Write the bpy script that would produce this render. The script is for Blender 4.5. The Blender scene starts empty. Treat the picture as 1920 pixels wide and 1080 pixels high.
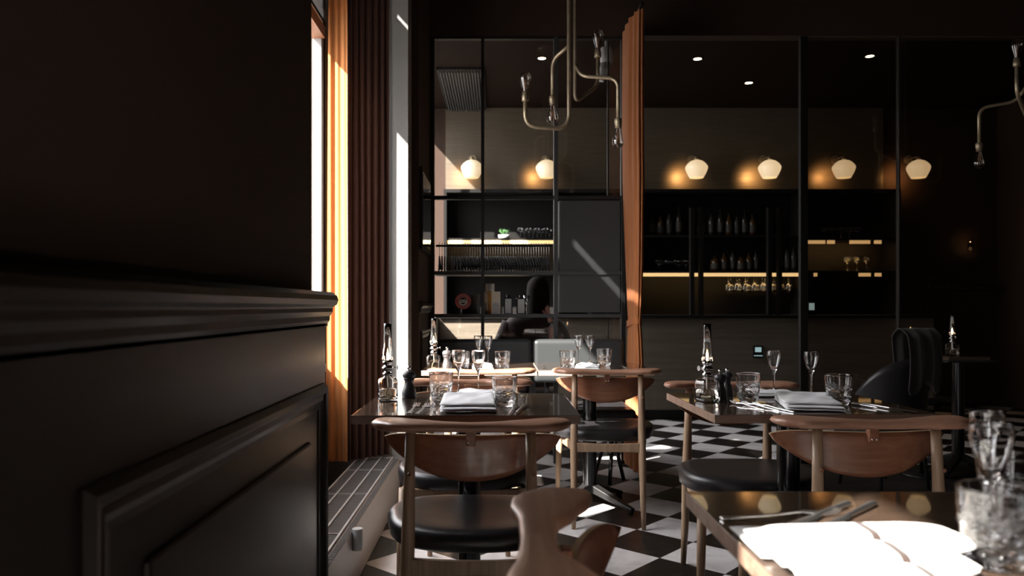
import bpy, math, random
from mathutils import Vector, Matrix

random.seed(7)
SC = bpy.context.scene
COL = SC.collection
PI = math.pi
F = 1440.0; VX = 933.0; VY = 575.0; H = 1.06      # focal length (px), vanishing point, eye height

def at(px, py, d):                                 # point of the room seen at a pixel at depth d
    return Vector(((px - VX) * d / F, d, H - (py - VY) * d / F))

# ------------------------------------------------------------------ camera
cam = bpy.data.cameras.new('camera'); camo = bpy.data.objects.new('camera', cam); COL.objects.link(camo)
cam.sensor_width = 36.0; cam.lens = 36.0 * F / 1920.0
camo.location = (0, 0, H); camo.rotation_euler = (PI / 2, 0, 0)
cam.shift_x = (960 - VX) / 1920.0; cam.shift_y = (VY - 540) / 1920.0
cam.clip_start = 0.05
cam.dof.use_dof = True; cam.dof.focus_distance = 2.9; cam.dof.aperture_fstop = 3.6; cam.dof.aperture_blades = 7
SC.camera = camo

# ------------------------------------------------------------------ sky, sun, windows' daylight, exposure
SUN_STRENGTH = 21.0; SKY_STRENGTH = 6.2
w = bpy.data.worlds.new('daylight'); SC.world = w; w.use_nodes = True
wn = w.node_tree.nodes; wl = w.node_tree.links
bg = wn['Background']; bg.inputs['Strength'].default_value = SKY_STRENGTH
tc = wn.new('ShaderNodeTexCoord'); sx = wn.new('ShaderNodeSeparateXYZ'); rp = wn.new('ShaderNodeValToRGB')
wl.new(tc.outputs['Generated'], sx.inputs[0]); wl.new(sx.outputs['Z'], rp.inputs['Fac'])
rp.color_ramp.elements[0].position = 0.0; rp.color_ramp.elements[0].color = (0.26, 0.25, 0.24, 1)
rp.color_ramp.elements[1].position = 0.5; rp.color_ramp.elements[1].color = (0.95, 0.95, 0.98, 1)
wl.new(rp.outputs['Color'], bg.inputs['Color'])
sl = bpy.data.lights.new('sun', 'SUN'); sl.energy = SUN_STRENGTH; sl.angle = math.radians(0.9); sl.color = (1.0, 0.94, 0.86)
so = bpy.data.objects.new('sun', sl); COL.objects.link(so)
SUN_DIR = Vector((0.731, 0.682, -0.804)).normalized()
so.rotation_euler = SUN_DIR.to_track_quat('-Z', 'Y').to_euler(); so.location = (-6, -3, 7)
SC.view_settings.view_transform = 'Standard'; SC.view_settings.look = 'None'
SC.view_settings.gamma = 1.0; SC.view_settings.use_curve_mapping = False
SC.view_settings.exposure = 1.08
def portal(x, y0, y1, z0, z1):
    l = bpy.data.lights.new('window_portal', 'AREA'); l.shape = 'RECTANGLE'; l.size = z1 - z0; l.size_y = y1 - y0
    l.cycles.is_portal = True; l.energy = 1
    o = bpy.data.objects.new('window_portal', l); COL.objects.link(o)
    o.location = (x, (y0 + y1) / 2, (z0 + z1) / 2); o.rotation_euler = (0, -PI / 2, 0)
WX = -0.965                                         # plane of the window glass
ZC = 3.20                                          # ceiling
W0 = (-1.25, 0.10); W1 = (2.50, 4.20); W2 = (6.00, 8.15)   # openings along the left wall
ZT = 3.195
portal(WX - 0.06, W0[0], W0[1], 0.55, ZT); portal(WX - 0.06, W1[0], W1[1], 0.75, ZT); portal(WX - 0.06, W2[0], W2[1], 1.0, ZT)

# ------------------------------------------------------------------ materials
def newmat(name):
    m = bpy.data.materials.new(name); m.use_nodes = True
    return m, m.node_tree.nodes, m.node_tree.links, m.node_tree.nodes['Principled BSDF']
def mat(name, col, rough=0.5, metal=0.0, coat=0.0, noise=0.0, nscale=20.0, bump=0.0, bscale=60.0, emis=None, estr=0.0, spec=0.5):
    m, n, l, b = newmat(name)
    b.inputs['Base Color'].default_value = (*col, 1); b.inputs['Roughness'].default_value = rough
    b.inputs['Metallic'].default_value = metal; b.inputs['Coat Weight'].default_value = coat
    b.inputs['Specular IOR Level'].default_value = spec
    t = n.new('ShaderNodeTexCoord')
    if noise:
        ns = n.new('ShaderNodeTexNoise'); ns.inputs['Scale'].default_value = nscale; ns.inputs['Detail'].default_value = 4
        l.new(t.outputs['Object'], ns.inputs['Vector'])
        r = n.new('ShaderNodeValToRGB'); l.new(ns.outputs['Fac'], r.inputs['Fac'])
        r.color_ramp.elements[0].position = .3; r.color_ramp.elements[1].position = .7
        r.color_ramp.elements[0].color = (*[c * (1 - noise) for c in col], 1)
        r.color_ramp.elements[1].color = (*[min(1, c * (1 + noise)) for c in col], 1)
        l.new(r.outputs['Color'], b.inputs['Base Color'])
    if bump:
        ns = n.new('ShaderNodeTexNoise'); ns.inputs['Scale'].default_value = bscale; ns.inputs['Detail'].default_value = 5
        l.new(t.outputs['Object'], ns.inputs['Vector'])
        bp = n.new('ShaderNodeBump'); bp.inputs['Strength'].default_value = bump; bp.inputs['Distance'].default_value = 0.002
        l.new(ns.outputs['Fac'], bp.inputs['Height']); l.new(bp.outputs['Normal'], b.inputs['Normal'])
    if emis:
        b.inputs['Emission Color'].default_value = (*emis, 1); b.inputs['Emission Strength'].default_value = estr
    return m
def wood(name, c0, c1, rough=0.4, coat=0.0, axis=0, scale=14.0, stretch=14.0):
    m, n, l, b = newmat(name)
    t = n.new('ShaderNodeTexCoord'); mp = n.new('ShaderNodeMapping')
    s = [stretch, stretch, stretch]; s[axis] = 1.0
    mp.inputs['Scale'].default_value = s
    l.new(t.outputs['Object'], mp.inputs['Vector'])
    ns = n.new('ShaderNodeTexNoise'); ns.inputs['Scale'].default_value = scale / 4; ns.inputs['Detail'].default_value = 7
    ns.inputs['Roughness'].default_value = .62; ns.inputs['Distortion'].default_value = .6
    l.new(mp.outputs['Vector'], ns.inputs['Vector'])
    r = n.new('ShaderNodeValToRGB'); r.color_ramp.elements[0].position = .34; r.color_ramp.elements[1].position = .68
    r.color_ramp.elements[0].color = (*c0, 1); r.color_ramp.elements[1].color = (*c1, 1)
    l.new(ns.outputs['Fac'], r.inputs['Fac']); l.new(r.outputs['Color'], b.inputs['Base Color'])
    bp = n.new('ShaderNodeBump'); bp.inputs['Strength'].default_value = .12; bp.inputs['Distance'].default_value = .001
    l.new(ns.outputs['Fac'], bp.inputs['Height']); l.new(bp.outputs['Normal'], b.inputs['Normal'])
    b.inputs['Roughness'].default_value = rough; b.inputs['Coat Weight'].default_value = coat; b.inputs['Coat Roughness'].default_value = .03
    return m
def glass(name, col=(1, 1, 1), rough=0.0, ior=1.5):
    m, n, l, b = newmat(name)
    b.inputs['Base Color'].default_value = (*col, 1); b.inputs['Transmission Weight'].default_value = 1
    b.inputs['Roughness'].default_value = rough; b.inputs['IOR'].default_value = ior
    return m
def pane_mat(name, tint=(1, 1, 1), ior=1.5):
    m = bpy.data.materials.new(name); m.use_nodes = True; n = m.node_tree.nodes; l = m.node_tree.links
    n.clear(); o = n.new('ShaderNodeOutputMaterial'); mx = n.new('ShaderNodeMixShader')
    tr = n.new('ShaderNodeBsdfTransparent'); tr.inputs['Color'].default_value = (*tint, 1)
    gl = n.new('ShaderNodeBsdfGlossy'); gl.inputs['Roughness'].default_value = 0.0
    fr = n.new('ShaderNodeFresnel'); ge = n.new('ShaderNodeNewGeometry'); mr = n.new('ShaderNodeMapRange')
    l.new(ge.outputs['Backfacing'], mr.inputs['Value']); mr.inputs['To Min'].default_value = ior; mr.inputs['To Max'].default_value = 1 / ior
    l.new(mr.outputs[0], fr.inputs['IOR'])
    l.new(fr.outputs[0], mx.inputs[0]); l.new(tr.outputs[0], mx.inputs[1]); l.new(gl.outputs[0], mx.inputs[2]); l.new(mx.outputs[0], o.inputs[0])
    return m
def cloth_mat(name, col, trans=0.35, stripes=None, scale=900):
    m = bpy.data.materials.new(name); m.use_nodes = True; n = m.node_tree.nodes; l = m.node_tree.links
    b = n['Principled BSDF']; b.inputs['Roughness'].default_value = .9; b.inputs['Base Color'].default_value = (*col, 1)
    b.inputs['Sheen Weight'].default_value = .15
    o = n['Material Output']
    t = n.new('ShaderNodeTexCoord'); ns = n.new('ShaderNodeTexNoise'); ns.inputs['Scale'].default_value = scale
    l.new(t.outputs['Object'], ns.inputs['Vector'])
    bp = n.new('ShaderNodeBump'); bp.inputs['Strength'].default_value = .15; bp.inputs['Distance'].default_value = .0005
    l.new(ns.outputs['Fac'], bp.inputs['Height']); l.new(bp.outputs['Normal'], b.inputs['Normal'])
    if stripes:                                    # (axis, [(position, half width)], colour)
        ax, lst, sc = stripes
        sp = n.new('ShaderNodeSeparateXYZ'); l.new(t.outputs['Object'], sp.inputs[0])
        total = None
        for p, hw in lst:
            s = n.new('ShaderNodeMath'); s.operation = 'SUBTRACT'; l.new(sp.outputs[ax], s.inputs[0]); s.inputs[1].default_value = p
            a = n.new('ShaderNodeMath'); a.operation = 'ABSOLUTE'; l.new(s.outputs[0], a.inputs[0])
            c = n.new('ShaderNodeMath'); c.operation = 'LESS_THAN'; l.new(a.outputs[0], c.inputs[0]); c.inputs[1].default_value = hw
            if total is None: total = c
            else:
                q = n.new('ShaderNodeMath'); q.operation = 'MAXIMUM'; l.new(total.outputs[0], q.inputs[0]); l.new(c.outputs[0], q.inputs[1]); total = q
        mx = n.new('ShaderNodeMix'); mx.data_type = 'RGBA'; l.new(total.outputs[0], mx.inputs['Factor'])
        mx.inputs[6].default_value = (*col, 1); mx.inputs[7].default_value = (*sc, 1)
        l.new(mx.outputs[2], b.inputs['Base Color'])
    if trans:
        tr = n.new('ShaderNodeBsdfTranslucent'); tr.inputs['Color'].default_value = (*col, 1)
        ms = n.new('ShaderNodeMixShader'); ms.inputs[0].default_value = trans
        l.new(b.outputs[0], ms.inputs[1]); l.new(tr.outputs[0], ms.inputs[2]); l.new(ms.outputs[0], o.inputs[0])
    return m

M = {}
M['wall'] = mat('dark_wall_paint', (.040, .0225, .0155), .75, bump=.25, bscale=25, spec=.25)
M['panel'] = mat('dark_panel_varnish', (.0085, .0058, .0045), .38, bump=.06, bscale=14, spec=.25)
M['ceil'] = mat('dark_ceiling_paint', (.016, .0092, .0065), .9, spec=.05)
M['pale'] = mat('pale_plaster', (.23, .222, .208), .8, noise=.06, nscale=3)
M['greypaint'] = mat('grey_cabinet_paint', (.040, .0425, .044), .45, bump=.1, bscale=120)
M['steel'] = mat('blackened_steel', (.012, .0115, .0115), .42, metal=.0, spec=.4)
M['steelpale'] = mat('grey_steel', (.10, .105, .11), .35, metal=.4)
M['blackpole'] = mat('polished_black_steel', (.10, .10, .105), .20, metal=1.0)
M['leather'] = mat('black_leather', (.018, .0165, .018), .33, bump=.25, bscale=420)
M['bancleather'] = mat('charcoal_leather', (.030, .0325, .0335), .40, bump=.3, bscale=300)
M['wood'] = wood('oak_legs', (.25, .155, .095), (.40, .27, .175), .42, axis=2)
M['crest'] = wood('walnut_crest', (.27, .130, .082), (.43, .235, .155), .34, coat=.10, axis=0, scale=9)
M['ply'] = wood('ply_back', (.19, .072, .038), (.31, .135, .075), .32, coat=.1, axis=0, scale=8, stretch=20)
M['plyedge'] = wood('ply_edge', (.42, .30, .17), (.62, .46, .28), .5, axis=0)
M['ttop'] = wood('table_lacquer', (.038, .024, .016), (.080, .052, .037), .22, coat=1.0, axis=0, scale=6, stretch=9)
M['tedge'] = wood('table_edge_wood', (.16, .095, .068), (.28, .185, .135), .40, axis=0, scale=10)
M['tedgepale'] = wood('pale_table_edge_wood', (.40, .28, .19), (.55, .41, .29), .40, axis=0, scale=10)
M['glass'] = glass('clear_glass')
M['cutglass'] = glass('frosted_cut_glass', (1, 1, 1), .22)
M['oil'] = glass('lamp_oil', (.90, .86, .74), 0, 1.40)
M['pane'] = pane_mat('pane_glass')
M['chrome'] = mat('polished_chrome', (.80, .80, .80), .12, metal=1)
M['cutlery'] = mat('steel_cutlery', (.75, .74, .73), .28, metal=1)
M['brass'] = mat('aged_brass', (.42, .34, .23), .36, metal=.65, noise=.15, nscale=30)
M['mill'] = mat('charcoal_mill', (.035, .032, .034), .38)
M['millgrey'] = mat('grey_metal_mill', (.20, .18, .18), .35, metal=.7)
M['curtain'] = cloth_mat('orange_curtain_cloth', (.50, .19, .055), .05)
M['curtaindark'] = cloth_mat('rust_curtain_cloth', (.40, .135, .040), .12)
M['rad'] = mat('radiator_enamel', (.36, .34, .32), .45)
M['radline'] = mat('radiator_slot', (.10, .09, .085), .6)
M['winframe'] = mat('window_frame_paint', (.34, .14, .06), .5)
M['winframegrey'] = mat('grey_window_frame', (.45, .45, .45), .5)
M['black'] = mat('matt_black', (.007, .006, .0055), .6, spec=.2)
M['hanger'] = mat('black_hanger', (.009, .008, .008), .6)
M['cream'] = mat('cream_card', (.72, .64, .50), .7)
M['amber'] = mat('amber_card', (.55, .26, .03), .4)
M['label'] = mat('grey_label', (.50, .51, .50), .6, noise=.25, nscale=160)
M['darkglass'] = mat('dark_bottle_glass', (.02, .02, .018), .1)
M['tin'] = mat('white_tin', (.42, .44, .44), .4)
M['red'] = mat('red_print', (.62, .05, .035), .5)
M['white'] = mat('white_print', (.75, .72, .70), .5)
M['ledm'] = mat('led_strip', (.9, .7, .3), .5, emis=(1.0, .62, .27), estr=.34)
M['opal'] = mat('opal_glass', (.85, .80, .70), .25, emis=(1.0, .72, .40), estr=.33)
M['opallow'] = mat('lit_opal_glass', (.85, .75, .5), .25, emis=(1.0, .66, .30), estr=.5)
M['flame'] = mat('flame', (1, .8, .5), .5, emis=(1.0, .62, .28), estr=22)
M['down'] = mat('downlight_lens', (1, .9, .7), .5, emis=(1.0, .80, .52), estr=9)
M['fil'] = mat('filament', (.5, .3, .2), .4, metal=.8)
M['sensor'] = mat('white_plastic', (.42, .40, .40), .5)
M['skin'] = mat('skin', (.72, .36, .29), .5)
M['shirt'] = cloth_mat('dark_brown_shirt', (.035, .018, .013), 0)
M['jacket'] = cloth_mat('grey_jacket_cloth', (.04, .032, .03), 0)
M['screen'] = mat('lit_screen', (.2, .3, .3), .4, emis=(.35, .5, .52), estr=.35)
M['hair'] = mat('dark_hair', (.012, .007, .005), .85, bump=.6, bscale=60, spec=.1)

# brushed brass panel
m, n, l, b = newmat('brushed_brass_panel'); M['brasswall'] = m
t = n.new('ShaderNodeTexCoord'); mp = n.new('ShaderNodeMapping'); mp.inputs['Scale'].default_value = (.8, 1, 26)
ns = n.new('ShaderNodeTexNoise'); ns.inputs['Scale'].default_value = 4; ns.inputs['Detail'].default_value = 6
r = n.new('ShaderNodeValToRGB'); r.color_ramp.elements[0].position = .3; r.color_ramp.elements[1].position = .7
r.color_ramp.elements[0].color = (.095, .074, .051, 1); r.color_ramp.elements[1].color = (.135, .108, .078, 1)
l.new(t.outputs['Object'], mp.inputs[0]); l.new(mp.outputs[0], ns.inputs['Vector']); l.new(ns.outputs['Fac'], r.inputs[0]); l.new(r.outputs[0], b.inputs['Base Color'])
b.inputs['Metallic'].default_value = .25; b.inputs['Roughness'].default_value = .5

M['counter'] = wood('pale_counter_veneer', (.10, .082, .06), (.15, .123, .092), .5, axis=0, scale=5, stretch=18)
# checkerboard marble floor, tiles turned about 45 degrees
TS = 0.293
m, n, l, b = newmat('checkerboard_marble'); M['floor'] = m
t = n.new('ShaderNodeTexCoord'); mp = n.new('ShaderNodeMapping'); mp.vector_type = 'TEXTURE'
mp.inputs['Location'].default_value = (.662, 3.653, 0); mp.inputs['Rotation'].default_value = (0, 0, math.radians(48))
l.new(t.outputs['Object'], mp.inputs[0])
sp = n.new('ShaderNodeSeparateXYZ'); l.new(mp.outputs[0], sp.inputs[0])
def mth(op, a, bb=None, c=None):
    q = n.new('ShaderNodeMath'); q.operation = op
    for i, v in enumerate((a, bb, c)):
        if v is None: continue
        if isinstance(v, (int, float)): q.inputs[i].default_value = v
        else: l.new(v, q.inputs[i])
    return q.outputs[0]
ux = mth('DIVIDE', sp.outputs[0], TS); uy = mth('DIVIDE', sp.outputs[1], TS)
fx = mth('FLOOR', ux); fy = mth('FLOOR', uy)
par = mth('MODULO', mth('ABSOLUTE', mth('ADD', fx, fy)), 2.0)
gx = mth('ABSOLUTE', mth('SUBTRACT', mth('SUBTRACT', ux, fx), .5)); gy = mth('ABSOLUTE', mth('SUBTRACT', mth('SUBTRACT', uy, fy), .5))
gr = mth('GREATER_THAN', mth('MAXIMUM', gx, gy), .4945)
n1 = n.new('ShaderNodeTexNoise'); n1.inputs['Scale'].default_value = 7; n1.inputs['Detail'].default_value = 8; n1.inputs['Distortion'].default_value = 1.2
l.new(t.outputs['Object'], n1.inputs['Vector'])
rw = n.new('ShaderNodeValToRGB'); rw.color_ramp.elements[0].position = .35; rw.color_ramp.elements[1].position = .6
rw.color_ramp.elements[0].color = (.60, .57, .56, 1); rw.color_ramp.elements[1].color = (.74, .71, .70, 1)
l.new(n1.outputs['Fac'], rw.inputs[0])
rb = n.new('ShaderNodeValToRGB'); e = rb.color_ramp.elements; e[0].position = .50; e[1].position = .53
e[0].color = (.011, .009, .008, 1); e[1].color = (.016, .013, .012, 1)
e2 = e.new(.515); e2.color = (.05, .044, .04, 1)
l.new(n1.outputs['Fac'], rb.inputs[0])
mx = n.new('ShaderNodeMix'); mx.data_type = 'RGBA'; l.new(par, mx.inputs['Factor']); FLOOR_MIX = mx
l.new(rb.outputs[0], mx.inputs[6]); l.new(rw.outputs[0], mx.inputs[7])
mg = n.new('ShaderNodeMix'); mg.data_type = 'RGBA'; l.new(gr, mg.inputs['Factor']); l.new(mx.outputs[2], mg.inputs[6]); mg.inputs[7].default_value = (.06, .055, .05, 1)
l.new(mg.outputs[2], b.inputs['Base Color']); b.inputs['Specular IOR Level'].default_value = .3
n2 = n.new('ShaderNodeTexNoise'); n2.inputs['Scale'].default_value = 3; l.new(t.outputs['Object'], n2.inputs['Vector'])
l.new(mth('ADD', mth('MULTIPLY', n2.outputs['Fac'], .25), .22), b.inputs['Roughness'])

# ------------------------------------------------------------------ mesh helpers
class MB:
    def __init__(s): s.v = []; s.f = []; s.mi = []; s.sm = []
    def add(s, verts, faces, mi=0, smooth=False):
        k = len(s.v); s.v += [tuple(p) for p in verts]
        for f in faces:
            s.f.append(tuple(k + i for i in f)); s.mi.append(mi); s.sm.append(smooth)
        return s
    def box(s, x0, x1, y0, y1, z0, z1, mi=0, side=None):
        v = [(x, y, z) for z in (z0, z1) for y in (y0, y1) for x in (x0, x1)]
        fs = [(0, 2, 3, 1), (4, 5, 7, 6), (0, 1, 5, 4), (2, 6, 7, 3), (0, 4, 6, 2), (1, 3, 7, 5)]
        if side is None: return s.add(v, fs, mi)
        s.add(v, fs[:2], mi); k = len(s.v) - 8
        for f in fs[2:]: s.f.append(tuple(k + i for i in f)); s.mi.append(side); s.sm.append(False)
        return s
    def lathe(s, prof, seg=32, c=(0, 0, 0), mi=0, smooth=True, fn=None, cap0=False, cap1=False):
        v = []; n_ = len(prof)
        for r, z in prof:
            for k in range(seg):
                a = 2 * PI * k / seg; rr = r if fn is None else fn(r, z, a)
                v.append((c[0] + rr * math.cos(a), c[1] + rr * math.sin(a), c[2] + z))
        f = []
        for i in range(n_ - 1):
            for k in range(seg):
                k2 = (k + 1) % seg
                f.append((i * seg + k, i * seg + k2, (i + 1) * seg + k2, (i + 1) * seg + k))
        if cap0: f.append(tuple(range(seg - 1, -1, -1)))
        if cap1: f.append(tuple((n_ - 1) * seg + k for k in range(seg)))
        return s.add(v, f, mi, smooth)
    def tube(s, pts, rad, seg=14, mi=0, caps=True, smooth=True):
        pts = [Vector(p) for p in pts]
        if not isinstance(rad, (list, tuple)): rad = [rad] * len(pts)
        v = []; N = len(pts); ref = None
        for i, p in enumerate(pts):
            tg = (pts[min(i + 1, N - 1)] - pts[max(i - 1, 0)]).normalized()
            if ref is None:
                ref = Vector((1, 0, 0)) if abs(tg.x) < .9 else Vector((0, 1, 0))
            ref = (ref - tg * ref.dot(tg)).normalized(); bi = tg.cross(ref)
            for k in range(seg):
                a = 2 * PI * k / seg
                v.append(p + (ref * math.cos(a) + bi * math.sin(a)) * rad[i])
        f = [(i * seg + k, i * seg + (k + 1) % seg, (i + 1) * seg + (k + 1) % seg, (i + 1) * seg + k) for i in range(N - 1) for k in range(seg)]
        s.add(v, f, mi, smooth)
        if caps:
            k0 = len(s.v) - len(v)
            s.f.append(tuple(k0 + k for k in range(seg - 1, -1, -1))); s.mi.append(mi); s.sm.append(False)
            s.f.append(tuple(k0 + (N - 1) * seg + k for k in range(seg))); s.mi.append(mi); s.sm.append(False)
        return s
    def prism(s, poly, a0, a1, axis=2, mi=0):      # poly in the two other axes
        def mk(p, h):
            q = list(p); q.insert(axis, h); return tuple(q)
        n_ = len(poly); v = [mk(p, a0) for p in poly] + [mk(p, a1) for p in poly]
        f = [tuple(range(n_ - 1, -1, -1)), tuple(range(n_, 2 * n_))] + [(i, (i + 1) % n_, n_ + (i + 1) % n_, n_ + i) for i in range(n_)]
        return s.add(v, f, mi)
    def grid(s, fn, nu, nv, mi=0, closeu=False, smooth=True):
        v = [fn(i / (nu if closeu else nu - 1), j / (nv - 1)) for i in range(nu) for j in range(nv)]
        f = [(i * nv + j, ((i + 1) % nu) * nv + j, ((i + 1) % nu) * nv + j + 1, i * nv + j + 1) for i in range(nu if closeu else nu - 1) for j in range(nv - 1)]
        return s.add(v, f, mi, smooth)
    def build(s, name, mats, parent=None, bevel=0.0, bseg=2, sharp=None, loc=None, fix=True):
        me = bpy.data.meshes.new(name); me.from_pydata(s.v, [], s.f)
        if not isinstance(mats, (list, tuple)): mats = [mats]
        for q in mats: me.materials.append(q)
        me.polygons.foreach_set('material_index', s.mi); me.polygons.foreach_set('use_smooth', s.sm)
        if fix:
            import bmesh
            bm = bmesh.new(); bm.from_mesh(me); bmesh.ops.remove_doubles(bm, verts=bm.verts, dist=1e-6)
            bmesh.ops.recalc_face_normals(bm, faces=bm.faces); bm.to_mesh(me); bm.free()
        if sharp: me.set_sharp_from_angle(angle=math.radians(sharp))
        me.update()
        o = bpy.data.objects.new(name, me); COL.objects.link(o)
        if loc is not None: o.location = loc
        if parent: o.parent = parent
        if bevel:
            bv = o.modifiers.new('bevel', 'BEVEL'); bv.width = bevel; bv.segments = bseg; bv.limit_method = 'ANGLE'; bv.angle_limit = math.radians(40)
            bv.harden_normals = False
        return o
def tag(o, label=None, cat=None, group=None, kind=None):
    if label: o['label'] = label
    if cat: o['category'] = cat
    if group: o['group'] = group
    if kind: o['kind'] = kind
    return o
def thing(name, label, cat, loc=(0, 0, 0), rz=0, group=None):
    o = bpy.data.objects.new(name, None); COL.objects.link(o); o.location = loc; o.rotation_euler = (0, 0, rz)
    return tag(o, label, cat, group)
def struct(name, mb, m_, **k): return tag(mb.build(name, m_, **k), kind='structure')
def copy_tree(o, parent=None):
    c = o.copy(); COL.objects.link(c)
    if parent: c.parent = parent
    for ch in list(o.children): copy_tree(ch, c)
    return c
def put(proto, used, loc, rz, label, group=None, scale=None):
    o = proto if not used.get(proto.name) else copy_tree(proto)
    used[proto.name] = True
    o.location = loc; o.rotation_euler = (0, 0, rz); o['label'] = label
    if group: o['group'] = group
    if scale: o.scale = scale
    return o
USED = {}
ORD = 'first second third fourth fifth sixth seventh eighth ninth tenth eleventh twelfth thirteenth fourteenth fifteenth sixteenth seventeenth eighteenth nineteenth twentieth twenty-first twenty-second'.split()
def place(first, *a, **k):                         # the first call moves the built thing itself, later calls copy it
    key = first['proto_key'] if 'proto_key' in first.keys() else first.name
    return put(first, USED, *a, **k)
def lerp_tab(tab, x):
    for (x0, y0), (x1, y1) in zip(tab, tab[1:]):
        if x <= x1:
            q = (x - x0) / (x1 - x0); q = q * q * (3 - 2 * q) * .5 + q * .5
            return y0 + (y1 - y0) * q
    return tab[-1][1]
def rounded(pts, r, seg=6):                        # polyline with rounded corners
    pts = [Vector(p) for p in pts]; out = [pts[0]]
    for i in range(1, len(pts) - 1):
        a = (pts[i - 1] - pts[i]); b2 = (pts[i + 1] - pts[i]); rr = min(r, a.length * .49, b2.length * .49)
        p0 = pts[i] + a.normalized() * rr; p2 = pts[i] + b2.normalized() * rr
        for k in range(seg + 1):
            q = k / seg; out.append(p0 * (1 - q) ** 2 + pts[i] * 2 * q * (1 - q) + p2 * q * q)
    out.append(pts[-1]); return out

# ------------------------------------------------------------------ room shell
XR = 5.4; YB = -3.2; YF = 8.3
struct('floor', MB().box(-1.03, XR, YB, YF + .2, -.1, 0), M['floor'])
struct('ceiling', MB().box(-1.03, XR + .2, YB - .2, YF + .2, ZC, ZC + .1), M['ceil'])
struct('wall_right', MB().box(XR, XR + .2, YB - .2, YF + .2, 0, ZC), M['wall'])
struct('wall_behind', MB().box(-1.03, XR, YB - .2, YB, 0, ZC), M['wall'])
struct('wall_far', MB().box(-1.03, XR, YF, YF + .2, 0, ZC), M['wall'])
# outer wall with three window openings
mb = MB(); xo0, xo1 = -1.03, -.955
ys = [YB, W0[0], W0[1], W1[0], W1[1], W2[0], W2[1], YF]
for i in (0, 2, 4, 6): mb.box(xo0, xo1, ys[i], ys[i + 1], 0, ZC)
for (a, b_), zs in ((W0, .55), (W1, .72), (W2, .97)):
    mb.box(xo0, xo1, a, b_, 0, zs)
struct('wall_left', mb, M['wall'])
# the pier beside the camera, with the panelling
XP = -0.470; XU = -0.5075
YP = .25
struct('wall_pier', MB().box(-.955, XU, YP, 2.10, 1.03, ZC), M['wall'], bevel=.006)
struct('wall_pier_base', MB().box(-.955, XP, YP, 2.10, 0, 1.03), M['panel'], bevel=.006)
tr = []
rail = [(XU, 1.100), (XP + .012, 1.100), (XP + .026, 1.090), (XP + .030, 1.078), (XP + .026, 1.066), (XP + .014, 1.058), (XP + .014, 1.046), (XP + .006, 1.034), (XP + .006, 1.022), (XP, 1.014), (XP, 1.005), (XU, 1.005)]
struct('trim_1', MB().prism(rail, YP - .03, 2.128, axis=1), M['panel'], bevel=.0025)
def frame_mould(name, x, y0, y1, z0, z1, wd, th, m_, xs=1):
    prof = [(0, 0), (0, .35), (.18, 1.0), (.36, .85), (.46, .45), (.62, .62), (.80, .30), (1, .18), (1, 0)]
    mb = MB(); cs = [(y0, z0, 1, 1), (y1, z0, -1, 1), (y1, z1, -1, -1), (y0, z1, 1, -1)]
    n_ = len(prof); v = []
    for (yy, zz, sy, sz) in cs:
        for (u, h_) in prof: v.append((x + xs * h_ * th, yy + sy * u * wd, zz + sz * u * wd))
    f = [(i * n_ + j, ((i + 1) % 4) * n_ + j, ((i + 1) % 4) * n_ + j + 1, i * n_ + j + 1) for i in range(4) for j in range(n_ - 1)]
    mb.add(v, f); return struct(name, mb, m_)
frame_mould('trim_2', XP, .86, 2.07, .17, .855, .065, .016, M['panel'])
struct('trim_3', MB().box(XP - .01, XP + .008, 1.02, 1.91, .33, .725), M['panel'], bevel=.007)
struct('baseboard_left', MB().box(XP, XP + .014, YP, 2.10, 0, .12), M['panel'], bevel=.004)
# far pier: pale pilaster beside the window, dark return, side wall to the glazed screen
struct('trim_5', MB().box(-.955, -.496, 4.25, 4.425, 0, ZC), M['pale'])
XS = -0.455
struct('wall_side', MB().box(-.955, XS, 4.43, 5.16, 0, ZC), M['wall'])
struct('trim_6', MB().prism([(XS, 1.085), (XS + .022, 1.08), (XS + .026, 1.065), (XS + .014, 1.05), (XS + .012, 1.03), (XS, 1.02)], 4.43, 5.14, axis=1), M['panel'])
frame_mould('trim_7', XS, 4.50, 5.10, .30, .92, .05, .014, M['panel'])
# room beyond the screen
struct('wall_bar_left', MB().box(-.955, -.56, 5.16, W2[0], 0, ZC).box(-.955, -.56, W2[0], YF, 0, .96), M['pale'])
struct('trim_8', MB().box(-.93, -.87, 6.98, 7.02, .97, ZC), M['winframegrey'])
struct('trim_9', MB().box(-1.0, XR, 5.17, 5.27, 2.885, ZC), M['wall'])

# windows: frame and panes
def window(name, y0, y1, z0, mull, bars, fm):
    w_ = thing(name, None, None); tag(w_, kind='structure')
    mb = MB(); x0, x1 = WX - .035, WX + .012
    mb.box(x0, x1, y0, y0 + .05, z0, ZT).box(x0, x1, y1 - .05, y1, z0, ZT).box(x0, x1, y0, y1, z0, z0 + .05).box(x0, x1, y0, y1, ZT - .03, ZT)
    for y in mull: mb.box(x0, x1, y - .022, y + .022, z0, ZT)
    mb.build('window_frame', fm[0], w_)
    mb = MB()
    for z in bars: mb.box(x0, x1 + .02, y0 + .05, y1 - .05, z - .03, z + .03)
    mb.build('transom', fm[1], w_)
    MB().box(WX - .008, WX - .004, y0 + .02, y1 - .02, z0 + .02, ZT - .02).build('pane', M['pane'], w_)
    MB().box(-1.03, WX + .04, y0, y1, z0 - .04, z0).build('window_sill', M['pale'], w_)
    return w_
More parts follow.
